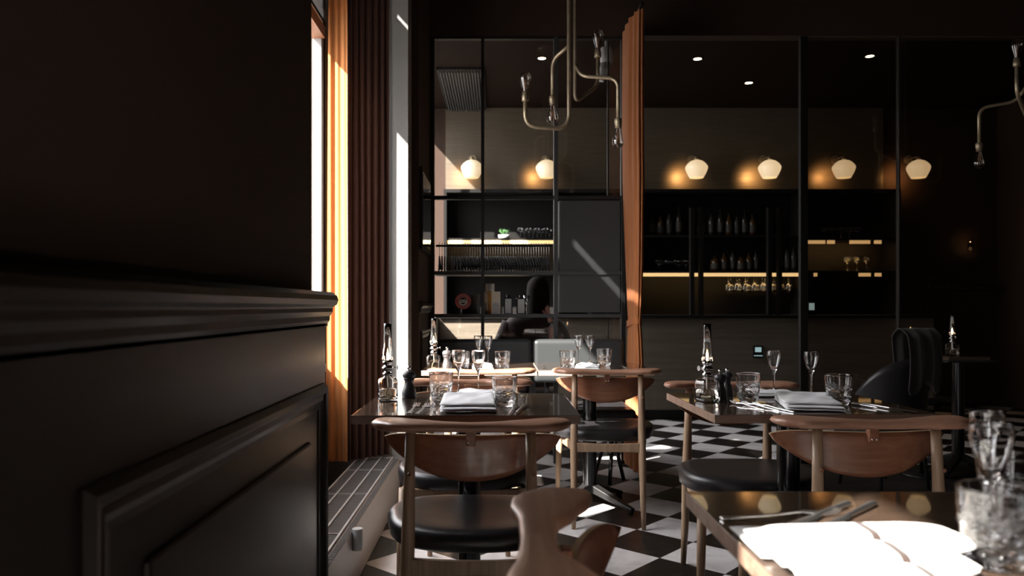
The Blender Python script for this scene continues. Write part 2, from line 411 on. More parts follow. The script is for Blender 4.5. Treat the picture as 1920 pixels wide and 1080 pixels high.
def blind(y0, y1, z0, z1, lab):
    b_ = thing('window_blind', lab, 'blind', group='grey blinds across the upper windows')
    mb = MB(); k = 7
    for i in range(k):
        za = z0 + (z1 - z0) * i / k; zb_ = z0 + (z1 - z0) * (i + 1) / k
        mb.box(-.946 - .004 * (i % 2), -.943 - .004 * (i % 2), y0, y1, za, zb_ + .002)
    mb.build('blind_cloth', M['blind'], b_); MB().box(-.954, -.936, y0, y1, z0 - .012, z0 + .006).build('bottom_bar', M['black'], b_)
M['blind'] = cloth_mat('grey_blind_cloth', (.30, .30, .30), .3)
blind(W1[0] + .02, W1[1] - .01, 2.60, 3.085, 'grey blind across the upper part of the tall window by the curtain')
blind(W0[0] + .02, W0[1] - .02, 2.60, 3.055, 'grey blind across the upper part of the window beside the viewer')
window('window_1', W0[0], W0[1], .58, [-1.0], [2.56], (M['winframe'], M['winframe']))
window('window_2', W1[0], W1[1], .75, [3.35], [2.54], (M['winframegrey'], M['winframe']))
window('window_3', W2[0], W2[1], 1.0, [7.3], [1.03], (M['winframegrey'], M['winframegrey']))

# ------------------------------------------------------------------ radiator below the window
r_ = thing('trench_radiator', 'long pale grey low radiator casing under the window beside the orange curtain', 'radiator', (0, 0, 0))
MB().box(-.775, -.54, 2.125, 4.24, 0, .225).build('casing', M['rad'], r_, bevel=.004)
mb = MB()
for x in (-.765, -.712, -.640, -.575): mb.box(x - .004, x + .004, 2.13, 4.23, .225, .2345)
for y in (2.13, 2.8, 3.4, 3.9, 4.22): mb.box(-.77, -.57, y - .003, y + .003, .225, .2335)
mb.build('grille_rib', M['rad'], r_)
mb = MB(); y = 2.14
while y < 4.21:
    mb.box(-.760, -.582, y, y + .006, .2255, .229); mb.box(-.564, -.5405, y, y + .006, .2255, .2285); y += .014
mb.build('grille_slat', M['radline'], r_)
v_ = MB().tube([(-.522, 2.86, .235), (-.522, 2.86, .155)], [.020, .022], 20); v_.box(-.54, -.522, 2.85, 2.87, .18, .21)
v_.build('thermostat_knob', M['tin'], r_, bevel=.002)

# ------------------------------------------------------------------ curtains
def curtain_strip():
    t_ = thing('orange_curtain', 'narrow sunlit orange curtain drawn to the far side of the window', 'curtain')
    def fn(u, v):
        z = .245 + v * (3.16 - .245)
        x = -.885 + .096 * u - (.018 * (1 - v)) * (1 - u); y = 4.03 + .022 * math.sin(u * PI) + .005 * math.sin(u * 19 + z)
        return (x, y, z)
    MB().grid(fn, 30, 20).build('drape', M['curtain'], t_, fix=False)
    MB().tube([(-.895, 2.3, 3.17), (-.895, 4.02, 3.17), (-.780, 4.05, 3.17)], .010).build('curtain_rod', M['black'], t_)
def curtain_dark():
    t_ = thing('brown_curtain', 'dark rust brown curtain hanging in deep folds beside the pale pilaster', 'curtain')
    a = Vector((-.792, 4.062, 0)); b2 = Vector((-.600, 4.232, 0)); tg = (b2 - a).normalized(); nn = Vector((tg.y, -tg.x, 0)); ln = (b2 - a).length
    def fn(u, v):
        z = .245 + v * (3.16 - .245); u2 = u + .01 * math.sin(z * 1.7 + u * 9)
        q = a + tg * (ln * u) + nn * (.013 * math.sin(u2 * 2 * PI * 6.2) * (1.1 - .5 * v) - .004)
        return (q.x, q.y, z)
    MB().grid(fn, 140, 24).build('drape', M['curtainbrown'], t_, fix=False)
M['curtainbrown'] = cloth_mat('rust_brown_curtain_cloth', (.048, .014, .006), .14)
curtain_strip(); curtain_dark()
def curtain_right():
    t_ = thing('tied_curtain', 'tall orange curtain tied at waist height beside the glazed screen', 'curtain')
    cx, cy = .868, 4.90; z0, z1 = .05, 2.86; zt = .955
    def fn(u, v):
        a = u * 2 * PI; z = z0 + v * (z1 - z0)
        k = min(1, abs(z - zt) / (.9 if z > zt else .7)); k = k ** .6
        rx = .030 + .012 * k; ry = .13 + .13 * k
        rip = 1 + (.10 + .10 * k) * math.sin(a * 13 + 1.5 * math.sin(z * 1.3)) + .06 * math.sin(a * 7 + z)
        return (cx + rx * math.cos(a) * rip + .006 * math.sin(z * 2), cy + ry * math.sin(a) * (1 + .05 * math.sin(a * 13)), z)
    MB().grid(fn, 260, 50, closeu=True).build('drape', M['curtaindark'], t_, fix=False)
    def band(u, v):
        a = u * 2 * PI; return (cx + .042 * math.cos(a) + .004, cy + .145 * math.sin(a), zt - .02 + .04 * v - .02 * math.sin(a))
    MB().grid(band, 60, 3, closeu=True).build('tieback', M['curtaindark'], t_, fix=False)
    MB().box(cx - .01, cx + .01, 4.60, 5.16, 2.865, 2.885).build('curtain_track', M['black'], t_)
curtain_right()

# ------------------------------------------------------------------ glazed screen (left) and the shelving in it
YS = 5.20
g = thing('glazed_screen', 'black steel glazed screen with shelf rails standing behind the leather banquette', 'partition')
X = lambda px: (px - VX) * YS / F
Z = lambda py: H - (py - VY) * YS / F
zb, zt_ = 0.0, 2.885
for px, wpx in ((810, 9), (905, 6), (1042, 8), (1168, 8)):
    MB().box(X(px) - wpx * .5 * YS / F, X(px) + wpx * .5 * YS / F, YS - .02, YS + .03, zb, zt_).build('post', M['steel'] if px != 1042 else M['greypaint'], g, bevel=.002)
for py, hpx, m_ in ((72, 5, 'steel'), (371, 7, 'steel'), (512, 7, 'greypaint'), (592, 7, 'greypaint')):
    MB().box(X(812), X(1168), YS - .019, YS + .02, Z(py) - hpx * .5 * YS / F, Z(py) + hpx * .5 * YS / F).build('rail', M[m_], g, bevel=.002)
for a, b2 in ((813, 902), (908, 1038), (1046, 1164)):
    MB().box(X(a), X(b2), YS + .003, YS + .007, Z(368), Z(75)).build('pane', M['pane'], g)
    if a < 1040: MB().box(X(a), X(b2), YS + .003, YS + .007, .05, Z(595)).build('pane', M['pane'], g)
MB().box(X(1046), X(1164), YS + .003, YS + .007, .05, Z(595)).build('pane', M['pane'], g)
for py in (512, 592):
    MB().box(X(813), X(1040), YS + .02, YS + .30, Z(py) - .010, Z(py) + .010).build('shelf', M['steel'], g)
MB().box(X(1140), X(1143), YS + .03, YS + .05, .05, zt_).build('inner_post', M['steel'], g)
cb = thing('wall_cabinet', 'plain grey steel cabinet door set high in the right bay of the glazed screen', 'cabinet')
MB().box(X(1048), X(1164), YS + .03, YS + .36, Z(586), Z(376)).build('body', M['greypaint'], cb, bevel=.003)
MB().box(X(1049), X(1163), YS - .006, YS + .029, Z(586), Z(376)).build('door', M['greypaint'], cb, bevel=.003)

# coat hangers on a rail
yr = 5.44; zr = H + (575 - 461) * yr / F
tag(MB().tube([(X(812) , yr, zr), (X(1040), yr, zr)], .008).build('hanging_rail', M['steel']), 'thin black steel rail carrying coat hangers behind the glazed screen', 'rail')
def hanger():
    t_ = thing('coat_hanger', 'x', 'coat hanger')
    hk = [(0, 0, -.075), (0, 0, -.03)] + [(0, .016 * math.sin(a), .004 - .016 * math.cos(a) + .003) for a in [0.3, 1, 1.8, 2.6, 3.4, 4.1]]
    MB().tube(hk, .0018, 8).build('hook', M['chrome'], t_)
    up = [(y / 100, -.072 - .075 * (abs(y) / 21) ** 1.25) for y in range(-21, 22, 3)]
    lo = [(y, z - .034 - .012 * (1 - abs(y) / .21)) for y, z in up][::-1]
    MB().prism([(y, z) for y, z in up + lo], -.0055, .0055, axis=0).build('shoulder', M['hanger'], t_, bevel=.002)
    return t_
hp = hanger()
xs_ = [X(819) + i * (X(1034) - X(819)) / 43 for i in range(44)]
for i, x in enumerate(xs_):
    tilt = -.10 + .04 * math.sin(i * .45) + (.16 * (i - 30) / 14 if i > 30 else 0)
    put(hp, USED, (x, yr, zr), -tilt, 'black coat hanger, ' + (ORD[i] + ' from the left end' if i < 22 else ORD[43 - i] + ' from the right end') + ' of the rail', 'black coat hangers on the rail')

# things on the screen shelf
zs = Z(592) + .010
def on_shelf(px): return (px - VX) * 5.32 / F
t_ = thing('cardboard_box', 'cream carton with amber stripe and grey labels on the screen shelf', 'box', (on_shelf(923), 5.33, zs))
MB().box(-.056, .056, -.04, .04, 0, .155).build('carton', M['cream'], t_, bevel=.002)
MB().box(-.028, -.005, -.0415, -.0395, .002, .153).build('stripe', M['amber'], t_)
MB().box(.004, .046, -.0412, -.0395, .002, .08).build('paper_label', M['label'], t_)
MB().box(-.055, -.036, -.0412, -.0395, .002, .08).build('paper_label', M['label'], t_)
t_ = thing('small_carton', 'small cream carton standing on top of the amber striped carton', 'box', (on_shelf(919), 5.33, zs + .155))
MB().box(-.030, .030, -.03, .03, 0, .055).build('carton', M['cream'], t_, bevel=.002)
MB().box(-.020, .020, -.0312, -.0295, .012, .05).build('paper_label', M['label'], t_)
def flask(px, w_, h_, lab, capm):
    t_ = thing('square_bottle', lab, 'bottle', (on_shelf(px), 5.33, zs))
    MB().box(-w_, w_, -.03, .03, 0, h_).build('bottle_body', M['darkglass'], t_, bevel=.006)
    MB().lathe([(.012, h_), (.012, h_ + .02), (.0, h_ + .02)], 16, cap1=False).build('cap', capm, t_)
    MB().box(-w_ * .72, w_ * .72, -.0312, -.0295, .006, h_ * .92).build('paper_label', M['label'], t_)
flask(953, .030, .115, 'dark square bottle with pale label next to the cream carton', M['steel'])
flask(977, .032, .112, 'dark square bottle with narrower label, rightmost on the screen shelf', M['steel'])
t_ = thing('metal_funnel', 'small steel funnel standing behind the rightmost square bottle', 'funnel', (on_shelf(990), 5.42, zs))
MB().lathe([(.004, 0), (.006, .06), (.030, .13), (.029, .13), (.005, .06), (.003, 0)], 24).build('cone', M['cutlery'], t_)
t_ = thing('sign_bucket', 'pale metal bucket carrying a round red and white badge', 'bucket', (on_shelf(880), 5.36, zs))
MB().lathe([(.0, 0), (.058, 0), (.070, .13), (.073, .133), (.070, .136), (.068, .131), (.056, .004), (0, .004)], 32).build('pail', M['steelpale'], t_)
t_ = thing('round_badge', 'round red ringed badge with a white face hung before the bucket', 'sign', (on_shelf(869), 5.268, zs + .088))
for r0, y_, m_, nm in ((.055, 0, 'white', 'disc'), ):
    MB().prism([(.055 * math.cos(a * PI / 20), .055 * math.sin(a * PI / 20)) for a in range(40)], -.003, .003, axis=1).build('disc', M['red'], t_)
def ring(r0, r1, y, m_, nm):
    mb = MB(); N = 40; v = []
    for k in range(N):
        a = 2 * PI * k / N; v += [(r0 * math.cos(a), y, r0 * math.sin(a)), (r1 * math.cos(a), y, r1 * math.sin(a))]
    mb.add(v, [(2 * k, 2 * k + 1, (2 * k + 3) % (2 * N), (2 * k + 2) % (2 * N)) for k in range(N)]); mb.build(nm, m_, t_, fix=False)
ring(.0488, .0505, -.0034, M['white'], 'ring_line'); ring(.0315, .0330, -.0034, M['white'], 'ring_line')
mb = MB()                                          # lettering-like ticks around the ring
for k in range(34):
    a = 2 * PI * k / 34
    if abs(math.sin(a)) < .2: continue
    c_, s_ = math.cos(a), math.sin(a); rr0, rr1, hw = .0375, .0445, .0014
    mb.add([(c_ * rr0 - s_ * hw, -.0036, s_ * rr0 + c_ * hw), (c_ * rr0 + s_ * hw, -.0036, s_ * rr0 - c_ * hw), (c_ * rr1 + s_ * hw, -.0036, s_ * rr1 - c_ * hw), (c_ * rr1 - s_ * hw, -.0036, s_ * rr1 + c_ * hw)], [(0, 1, 2, 3)])
mb.build('ring_lettering', M['white'], t_, fix=False)
def blob(cx, cz, rx, rz_, y, m_, nm, a0=0, a1=2 * PI):
    N = 20; v = [(cx + rx * math.cos(a0 + (a1 - a0) * k / N), y, cz + rz_ * math.sin(a0 + (a1 - a0) * k / N)) for k in range(N + (1 if a1 - a0 < 6 else 0))]
    MB().add(v, [tuple(range(len(v)))]).build(nm, m_, t_, fix=False)
blob(0, -.001, .030, .029, -.0035, M['white'], 'face')
blob(0, .004, .025, .023, -.0040, M['black'], 'hair', 0, PI)
blob(-.009, .004, .0105, .010, -.0044, M['white'], 'brow'); blob(.009, .004, .0105, .010, -.0044, M['white'], 'brow')
blob(-.009, .001, .0035, .004, -.0048, M['black'], 'eye'); blob(.009, .001, .0035, .004, -.0048, M['black'], 'eye')
blob(0, -.014, .014, .005, -.0044, M['black'], 'mouth')
# mirror on the side wall
t_ = thing('wall_mirror', 'narrow black framed mirror on the dark wall left of the glazed screen', 'mirror', (XS, 0, 0))
MB().box(0, .018, 4.46, 5.02, 1.395, 1.875).build('frame', M['black'], t_, bevel=.002)
MB().box(.0185, .020, 4.485, 4.995, 1.42, 1.85).build('mirror_glass', mat('mirror_silver', (.8, .8, .8), .03, metal=1), t_)

# ------------------------------------------------------------------ banquette
bq = thing('leather_banquette', 'long black leather banquette with upholstered back before the glazed screen', 'banquette', (0, 0, 0))
def pad(x0, x1, y0, y1, z0, z1, nm, m_, r=.03):
    return MB().box(x0, x1, y0, y1, z0, z1).build(nm, m_, bq, bevel=r, bseg=5)
xa, xb = -.385, .815; xm = .225
for a, b2 in ((xa, xm - .002), (xm + .002, xb)):
    pad(a, b2, 4.93, 5.02, .57, .850, 'backrest', M['bancleather'])
    pad(a, b2, 4.50, 4.96, .375, .455, 'seat', M['leather'], .025)
MB().box(xa + .03, xb - .03, 4.55, 4.95, .34, .375).build('seat_frame', M['black'], bq)
for x in (xa + .1, xm, xb - .1):
    MB().box(x - .02, x + .02, 4.97, 5.0, .36, .60).build('back_support', M['steel'], bq)
for x in (xa + .12, xb - .12):
    for dx in (-.035, .035):
        MB().tube([(x, 4.74, .345), (x + dx * 2.2, 4.70 if dx > 0 else 4.86, 0)], .012).build('leg', M['blackpole'], bq)
    MB().tube([(x, 4.62, .345), (x - .03, 4.56, 0)], .012).build('leg', M['blackpole'], bq)

# ------------------------------------------------------------------ tables
TH = 0.740
def make_table(wd, dp, edge):
    t_ = thing('pedestal_table', 'x', 'table')
    MB().box(-wd / 2, wd / 2, -dp / 2, dp / 2, TH - .026, TH, mi=0, side=1).build('tabletop', [M['ttop'], edge], t_, bevel=.0018)
    MB().lathe([(.0, .10), (.037, .10), (.037, TH - .03), (0, TH - .03)], 40).build('column', M['blackpole'], t_, sharp=40)
    MB().box(-.16, .16, -.16, .16, TH - .034, TH - .0265).build('mounting_plate', M['steel'], t_)
    for k in range(4):
        a = PI / 4 + k * PI / 2; c_, s_ = math.cos(a), math.sin(a)
        def q(r, wv, z): return (c_ * r - s_ * wv, s_ * r + c_ * wv, z)
        v = [q(.02, -.026, .07), q(.02, .026, .07), q(.02, .026, .115), q(.02, -.026, .115), q(.28, -.016, .008), q(.28, .016, .008), q(.28, .016, .026), q(.28, -.016, .026)]
        MB().add(v, [(0, 1, 2, 3), (7, 6, 5, 4), (0, 4, 5, 1), (1, 5, 6, 2), (2, 6, 7, 3), (3, 7, 4, 0)]).build('base_foot', M['steel'], t_, bevel=.004)
        MB().lathe([(0, 0), (.014, 0), (.014, .010), (0, .010)], 16, c=q(.265, 0, 0)).build('floor_glide', M['black'], t_)
    return t_
TA = make_table(.675, .58, M['tedge']); TA.location = (-.0935, 2.55, 0); TA['label'] = 'dark lacquered square table nearest the window, oil lamp at its left corner'
TB = copy_tree(TA); TB.location = (.972, 2.57, 0); TB.rotation_euler[2] = math.radians(1.5); TB['label'] = 'dark lacquered square table on the right with a lit oil lamp'
TC = make_table(.95, .72, M['tedge']); TC.location = (.326 + .475, 1.33 - .36, 0); TC['label'] = 'nearest dark lacquered table at bottom right, bright white napkin on it'
TE = make_table(.580, .56, M['tedgepale']); TE.location = (-.092, 4.125, 0); TE['label'] = 'pale edged table at the banquette, left one of the joined pair'
TD = copy_tree(TE); TD.location = (.495, 4.125, 0); TD['label'] = 'pale edged table at the banquette, right one beside the tied curtain'
for t_ in (TA, TB, TC): t_['group'] = 'lacquered dining tables in the foreground'
for t_ in (TD, TE): t_['group'] = 'tables at the banquette'
TK = make_table(.26, .24, M['ttop']); TK.location = (2.95, 4.92, .007); TK['label'] = 'dim table in the dark far right corner carrying a small lit oil lamp'

# ------------------------------------------------------------------ chairs
VB = [(0, 0), (.3, -.003), (.6, -.017), (.75, -.015), (.88, .006), (.96, .036), (1, .070)]
VF = [(0, .049), (.25, .054), (.5, .086), (.7, .109), (.85, .117), (.95, .110), (1, .088)]
def make_chair():
    t_ = thing('dining_chair', 'x', 'chair')
    U = .268; NU = 61; NS = 20
    def crest(i, j):
        u = -1 + 2 * i; a = abs(u); ca = 1 - (1 - a) ** 1.0
        vb = lerp_tab(VB, ca); vf = lerp_tab(VF, ca); c_ = (vb + vf) / 2; h_ = (vf - vb) / 2
        th = .0150 - .003 * (1 - a) ; th *= max(0.02, (1 - a ** 14)) ** .5
        an = 2 * PI * j; cc = math.cos(an); ss = math.sin(an)
        e_ = .62
        return (u * U, c_ + h_ * math.copysign(abs(cc) ** e_, cc), .744 + .004 * a + th * math.copysign(abs(ss) ** e_, ss))
    mb = MB(); v = [crest(i / (NU - 1), j / NS) for i in range(NU) for j in range(NS)]
    f = [(i * NS + j, i * NS + (j + 1) % NS, (i + 1) * NS + (j + 1) % NS, (i + 1) * NS + j) for i in range(NU - 1) for j in range(NS)]
    f += [tuple(range(NS - 1, -1, -1)), tuple((NU - 1) * NS + j for j in range(NS))]
    mb.add(v, f, 0, True).build('top_rail', M['crest'], t_, sharp=60)
    # half moon plywood back
    UB = .245
    mb = MB(); NU = 49; NV = 9; front = []; back = []
    for i in range(NU):
        u = -1 + 2 * i / (NU - 1); zt = .716 - .006 * abs(u) ** 4; drop = .122 * (max(0, 1 - abs(u) ** 2.1)) ** .72 + .004
        for j in range(NV):
            q = j / (NV - 1); z = zt - drop * q - .010 * (abs(u) ** 10)
            vv = .068 + .078 * u * u + .010 * q
            back.append((u * UB, vv, z)); front.append((u * UB, vv + .010, z))
    k = NU * NV
    fb = [(i * NV + j, i * NV + j + 1, (i + 1) * NV + j + 1, (i + 1) * NV + j) for i in range(NU - 1) for j in range(NV - 1)]
    mb.add(back + front, fb + [tuple(k + q for q in f_[::-1]) for f_ in fb], 0, True)
    per = [i * NV for i in range(NU)] + [(NU - 1) * NV + j for j in range(1, NV)] + [i * NV + NV - 1 for i in range(NU - 2, -1, -1)] + [j for j in range(NV - 2, 0, -1)]
    for a, b2 in zip(per, per[1:] + per[:1]):
        mb.f.append((a, b2, b2 + k, a + k)); mb.mi.append(1); mb.sm.append(False)
    mb.build('backrest', [M['ply'], M['plyedge']], t_)
    br = MB().box(-.013, .013, .045, .069, .690, .738).build('bracket', M['ply'], t_, bevel=.002)
    for x in (-.006, .006):
        MB().lathe([(0, .0), (.0030, .0), (.0024, .0018), (0, .0022)], 12).build('screw', M['chrome'], br, loc=(x, .045, .700)).rotation_euler = (PI / 2, 0, 0)
    for sx_ in (-1, 1):
        MB().tube([(sx_ * .166, -.030, 0), (sx_ * .164, -.012, .15), (sx_ * .163, .008, .36), (sx_ * .162, .018, .46), (sx_ * .160, .026, .60), (sx_ * .158, .034, .742)],
                  [.0105, .0145, .0180, .0180, .0150, .0130], 18).build('leg', M['wood'], t_)
        MB().tube([(sx_ * .232, .480, 0), (sx_ * .226, .472, .18), (sx_ * .218, .458, .405)], [.0105, .0150, .0175], 18).build('leg', M['wood'], t_)
        v = []
        for (x, y, z0, z1) in ((sx_ * .163, .014, .365, .408), (sx_ * .205, .24, .362, .400), (sx_ * .218, .455, .370, .404)):
            v += [(x - .010, y, z0), (x + .010, y, z0), (x + .010, y, z1), (x - .010, y, z1)]
        MB().add(v, [(0, 1, 2, 3), (11, 10, 9, 8)] + [(b3 + i, b3 + 4 + i, b3 + 4 + (i + 1) % 4, b3 + (i + 1) % 4) for b3 in (0, 4) for i in range(4)]).build('seat_rail', M['wood'], t_, bevel=.003)
        MB().lathe([(0, 0), (.0055, 0), (.004, .002), (0, .0025)], 12).build('dowel', M['ply'], t_, loc=(sx_ * .161 + .004, .004, .625)).rotation_euler = (PI / 2, 0, 0)
    def railx(y, w0, nm, zc, sag):
        v = []
        for i in range(9):
            u = -1 + i / 4; z0 = zc - .024 + sag * (1 - u * u) * .4; z1 = zc + .022 - sag * (1 - u * u)
            v += [(u * w0, y - .009, z0), (u * w0, y + .009, z0), (u * w0, y + .009, z1), (u * w0, y - .009, z1)]
        f = [(0, 1, 2, 3), (35, 34, 33, 32)] + [(i * 4 + a, i * 4 + 4 + a, i * 4 + 4 + (a + 1) % 4, i * 4 + (a + 1) % 4) for i in range(8) for a in range(4)]
        MB().add(v, f).build(nm, M['wood'], t_, bevel=.003)
    railx(.008, .155, 'seat_rail', .385, .006); railx(.458, .21, 'seat_rail', .382, .004)
    # upholstered seat
    def se(a, rx, ry, e_=.80):
        c_, s_ = math.cos(a), math.sin(a); return rx * math.copysign(abs(c_) ** e_, c_), ry * math.copysign(abs(s_) ** e_, s_)
    rings = [(.05, .402), (.90, .400), (.955, .403), (.985, .411), (1.0, .424), (.995, .438), (.97, .449), (.92, .4555), (.82, .458), (.6, .455), (.35, .450), (.05, .448)]
    v = []; NS = 72
    for sc_, z in rings:
        for k in range(NS):
            a = 2 * PI * k / NS; x, y = se(a, .258 * sc_, .225 * sc_)
            wv = 1.0 - .06 * (1 - (y / .225)) / 2 if y < 0 else 1.0
            v.append((x * wv, .278 + y, z + .012 * (x / .258) ** 2 * (z > .42)))
    f = [(i * NS + k, i * NS + (k + 1) % NS, (i + 1) * NS + (k + 1) % NS, (i + 1) * NS + k) for i in range(len(rings) - 1) for k in range(NS)]
    f += [tuple(range(NS - 1, -1, -1)), tuple((len(rings) - 1) * NS + k for k in range(NS))]
    MB().add(v, f, 0, True).build('seat', M['leather'], t_)
    return t_
CH = make_chair()
GC = 'wooden dining chairs with curved top rail and black seat'
R = math.radians
for (x, y, rz, lab) in (
    (-.072, 1.985, R(-1), 'dark silhouetted dining chair nearest the radiator, back turned toward viewer'),
    (-.122, 3.235, R(180), 'dining chair at far side of window table, facing the viewer'),
    (-.075, 3.675, R(2), 'dining chair tucked under left banquette table, seen behind the glasses'),
    (.530, 3.680, R(-3), 'dining chair before right banquette table, its back and legs fully visible'),
    (1.020, 2.035, R(-1), 'dining chair with reddish half moon back at the right lamp table'),
    (.930, 3.130, R(180), 'dining chair at far side of right table, seat edge seen under tabletop'),
    (.030, 1.030, R(-92), 'close walnut chair at bottom centre, seen from above its curved rail')):
    put(CH, USED, (x, y, 0), rz, lab, GC)

# ------------------------------------------------------------------ tableware
def make_tumbler():
    def fn(r, z, a):
        if .010 < z < .060:
            e_ = min(1, (z - .010) / .008, (.060 - z) / .008)
            return r + e_ * .0034 * (abs(math.cos(a * 5 + z * 190)) * abs(math.cos(a * 5 - z * 190)) - .45) + e_ * .0010 * math.cos(a * 40) * math.cos(z * 1500)
        return r
    prof = [(0, 0), (.024, 0), (.029, .002), (.0315, .008)]
    for i in range(1, 40): z = .008 + .056 * i / 40; prof.append((.0315 + .0078 * ((z - .008) / .056) ** .7, z))
    prof += [(.0398, .068), (.0405, .076), (.0412, .085), (.0416, .0915), (.0418, .0938), (.0414, .0949), (.0407, .0949), (.0402, .0938), (.0398, .0915), (.0392, .085), (.0384, .076), (.0375, .066), (.0335, .030), (.0295, .018), (.020, .0145), (0, .0135)]
    MB_ = MB(); v = []; SEG = 120
    MB_.lathe(prof, SEG, fn=lambda r, z, a: fn(r, z, a) if r > .0311 and z > .008 and r >= .0312 + .0001 and not (r < .0376 and z > .029) else r)
    o = MB_.build('cut_glass_tumbler', [M['glass'], M['cutglass']])
    for p in o.data.polygons:
        c_ = p.center; r_ = math.hypot(c_.x, c_.y)
        if .009 < c_.z < .062 and r_ > .0295 and not (r_ < .0376 and c_.z > .030) and p.normal.x * c_.x + p.normal.y * c_.y > 0: p.material_index = 1
    return tag(o, 'x', 'glass')
def make_stem():
    prof = [(0, 0), (.029, 0), (.030, .0012), (.022, .003), (.008, .005), (.0040, .012), (.0032, .03), (.0032, .072), (.0045, .082), (.009, .088), (.0150, .101), (.0205, .119), (.0248, .138), (.0252, .146), (.0245, .154), (.0241, .1588), (.0239, .1598), (.0236, .1602), (.0233, .1598), (.0232, .1588), (.0236, .154), (.0243, .146), (.0239, .138), (.0195, .119), (.0138, .102), (.007, .092), (0, .0885)]
    return tag(MB().lathe(prof, 48).build('stemmed_glass', M['glass']), 'x', 'glass')
TUM = make_tumbler(); STEM = make_stem()
def on_table(px, py, z=TH):
    d = (H - z) * F / (py - VY); return ((px - VX) * d / F, d, z + .0004)
def mill(m_, loc, lab, s_=1.0):
    t_ = thing('pepper_mill', lab, 'pepper mill', loc)
    MB().lathe([(0, 0), (.0245, 0), (.0255, .004), (.0250, .020), (.0205, .036), (.0150, .050), (.0158, .060), (.0195, .066), (.0200, .0685), (.0190, .070), (0, .070)], 36).build('mill_body', m_, t_)
    MB().lathe([(0, .0705), (.0190, .0705), (.0215, .074), (.0225, .081), (.0200, .090), (.0120, .0945), (0, .096)], 36).build('mill_head', m_, t_)
    MB().lathe([(0, .095), (.0045, .0955), (.0040, .099), (.0065, .103), (.0070, .107), (.0045, .111), (0, .112)], 20).build('knob', M['chrome'], t_)
    t_.scale = (s_, s_, s_); return t_
def oil_lamp(loc, lab, rz=0):
    t_ = thing('oil_lamp', lab, 'oil lamp', loc, rz, 'glass oil lamps on the tables')
    def sq(r, z, a):
        k = min(1, max(0, (.0790 - z) / .004)); c_ = max(abs(math.cos(a)), abs(math.sin(a)))
        return r * (1 + k * (min(1 / c_, 1.26) - 1))
    prof = [(0, 0), (.030, 0), (.0325, .003), (.0330, .01), (.0330, .064), (.0318, .070), (.027, .0755), (.0165, .0785), (.0135, .081), (.013, .086), (.0118, .086), (.0128, .079), (.024, .073), (.0288, .069), (.0303, .063), (.0303, .008), (.027, .005), (0, .005)]
    MB().lathe(prof, 64, fn=sq).build('reservoir', M['glass'], t_)
    MB().lathe([(0, .0055), (.026, .0055), (.0300, .009), (.0300, .038), (0, .038)], 48, fn=lambda r, z, a: r * min(1 / max(abs(math.cos(a)), abs(math.sin(a))), 1.24) * .985).build('lamp_oil', M['oil'], t_)
    MB().tube([(0, 0, .09), (.003, .002, .04), (-.008, .004, .012), (.010, -.006, .009)], .0035, 8).build('wick', M['cream'], t_)
    c_ = MB().lathe([(.0, .084), (.0165, .084), (.0170, .092), (.0115, .096), (.0110, .102), (.0190, .106), (.0200, .111), (.0150, .116), (.0120, .120), (.0165, .126), (.0175, .132), (.0130, .136), (0, .136)], 32).build('burner', M['chrome'], t_)
    MB().tube([(.012, 0, .112), (.034, 0, .112)], .0016, 8).build('wick_spindle', M['chrome'], c_)
    MB().tube([(.032, 0, .112), (.0345, 0, .112)], .0085, 20).build('wick_knob', M['chrome'], c_)
    v = MB()
    for k in range(8):
        a = k * PI / 4; v.tube([(.015 * math.cos(a), .015 * math.sin(a), .130), (.0185 * math.cos(a), .0185 * math.sin(a), .140), (.0160 * math.cos(a), .0160 * math.sin(a), .150)], .0014, 6)
    v.build('chimney_holder', M['chrome'], c_)
    MB().lathe([(.0150, .134), (.0160, .145), (.0170, .160), (.0160, .172), (.0135, .184), (.0130, .25), (.0130, .262), (.0120, .262), (.0120, .184), (.0148, .172), (.0158, .160), (.0148, .145), (.0140, .134), (.0150, .134)], 36).build('chimney', M['glass'], t_)
    MB().lathe([(0, .138), (.0030, .142), (.0046, .150), (.0038, .158), (.0014, .168), (0, .172)], 16).build('flame', M['flame'], t_)
    MB().lathe([(0, .136), (.009, .136), (.007, .141), (0, .141)], 16).build('wick_tube', M['brass'], t_)
    return t_
LA = oil_lamp(on_table(727, 750), 'glass oil lamp on the table nearest the window, by the curtain', R(10))
def lampcopy(src, loc, lab, rz=0):
    o = copy_tree(src); o.location = loc; o['label'] = lab; o.rotation_euler[2] = rz
    for c_ in [o] + list(o.children_recursive): pass
    return o
lampcopy(LA, on_table(813, 694), 'glass oil lamp at left end of the banquette tables', R(-5))
lampcopy(LA, on_table(1326, 752), 'oil lamp with a clear burning flame on the right table', R(200))
lampcopy(LA, (2.93, 4.95, TH + .0074), 'tiny glowing oil lamp in the dark far right corner', R(30))

mill(M['mill'], on_table(767, 746), 'charcoal pepper mill beside the oil lamp on the window table')
mill(M['millgrey'], on_table(838, 694), 'grey metal pepper mill beside the lamp on the banquette table', 1.05)
mill(M['mill'], on_table(1350, 748), 'dark pepper mill just right of the burning oil lamp', .92)
mill(M['mill'], on_table(1363, 742), 'second dark mill, closer to the tumbler on the right table', .88)

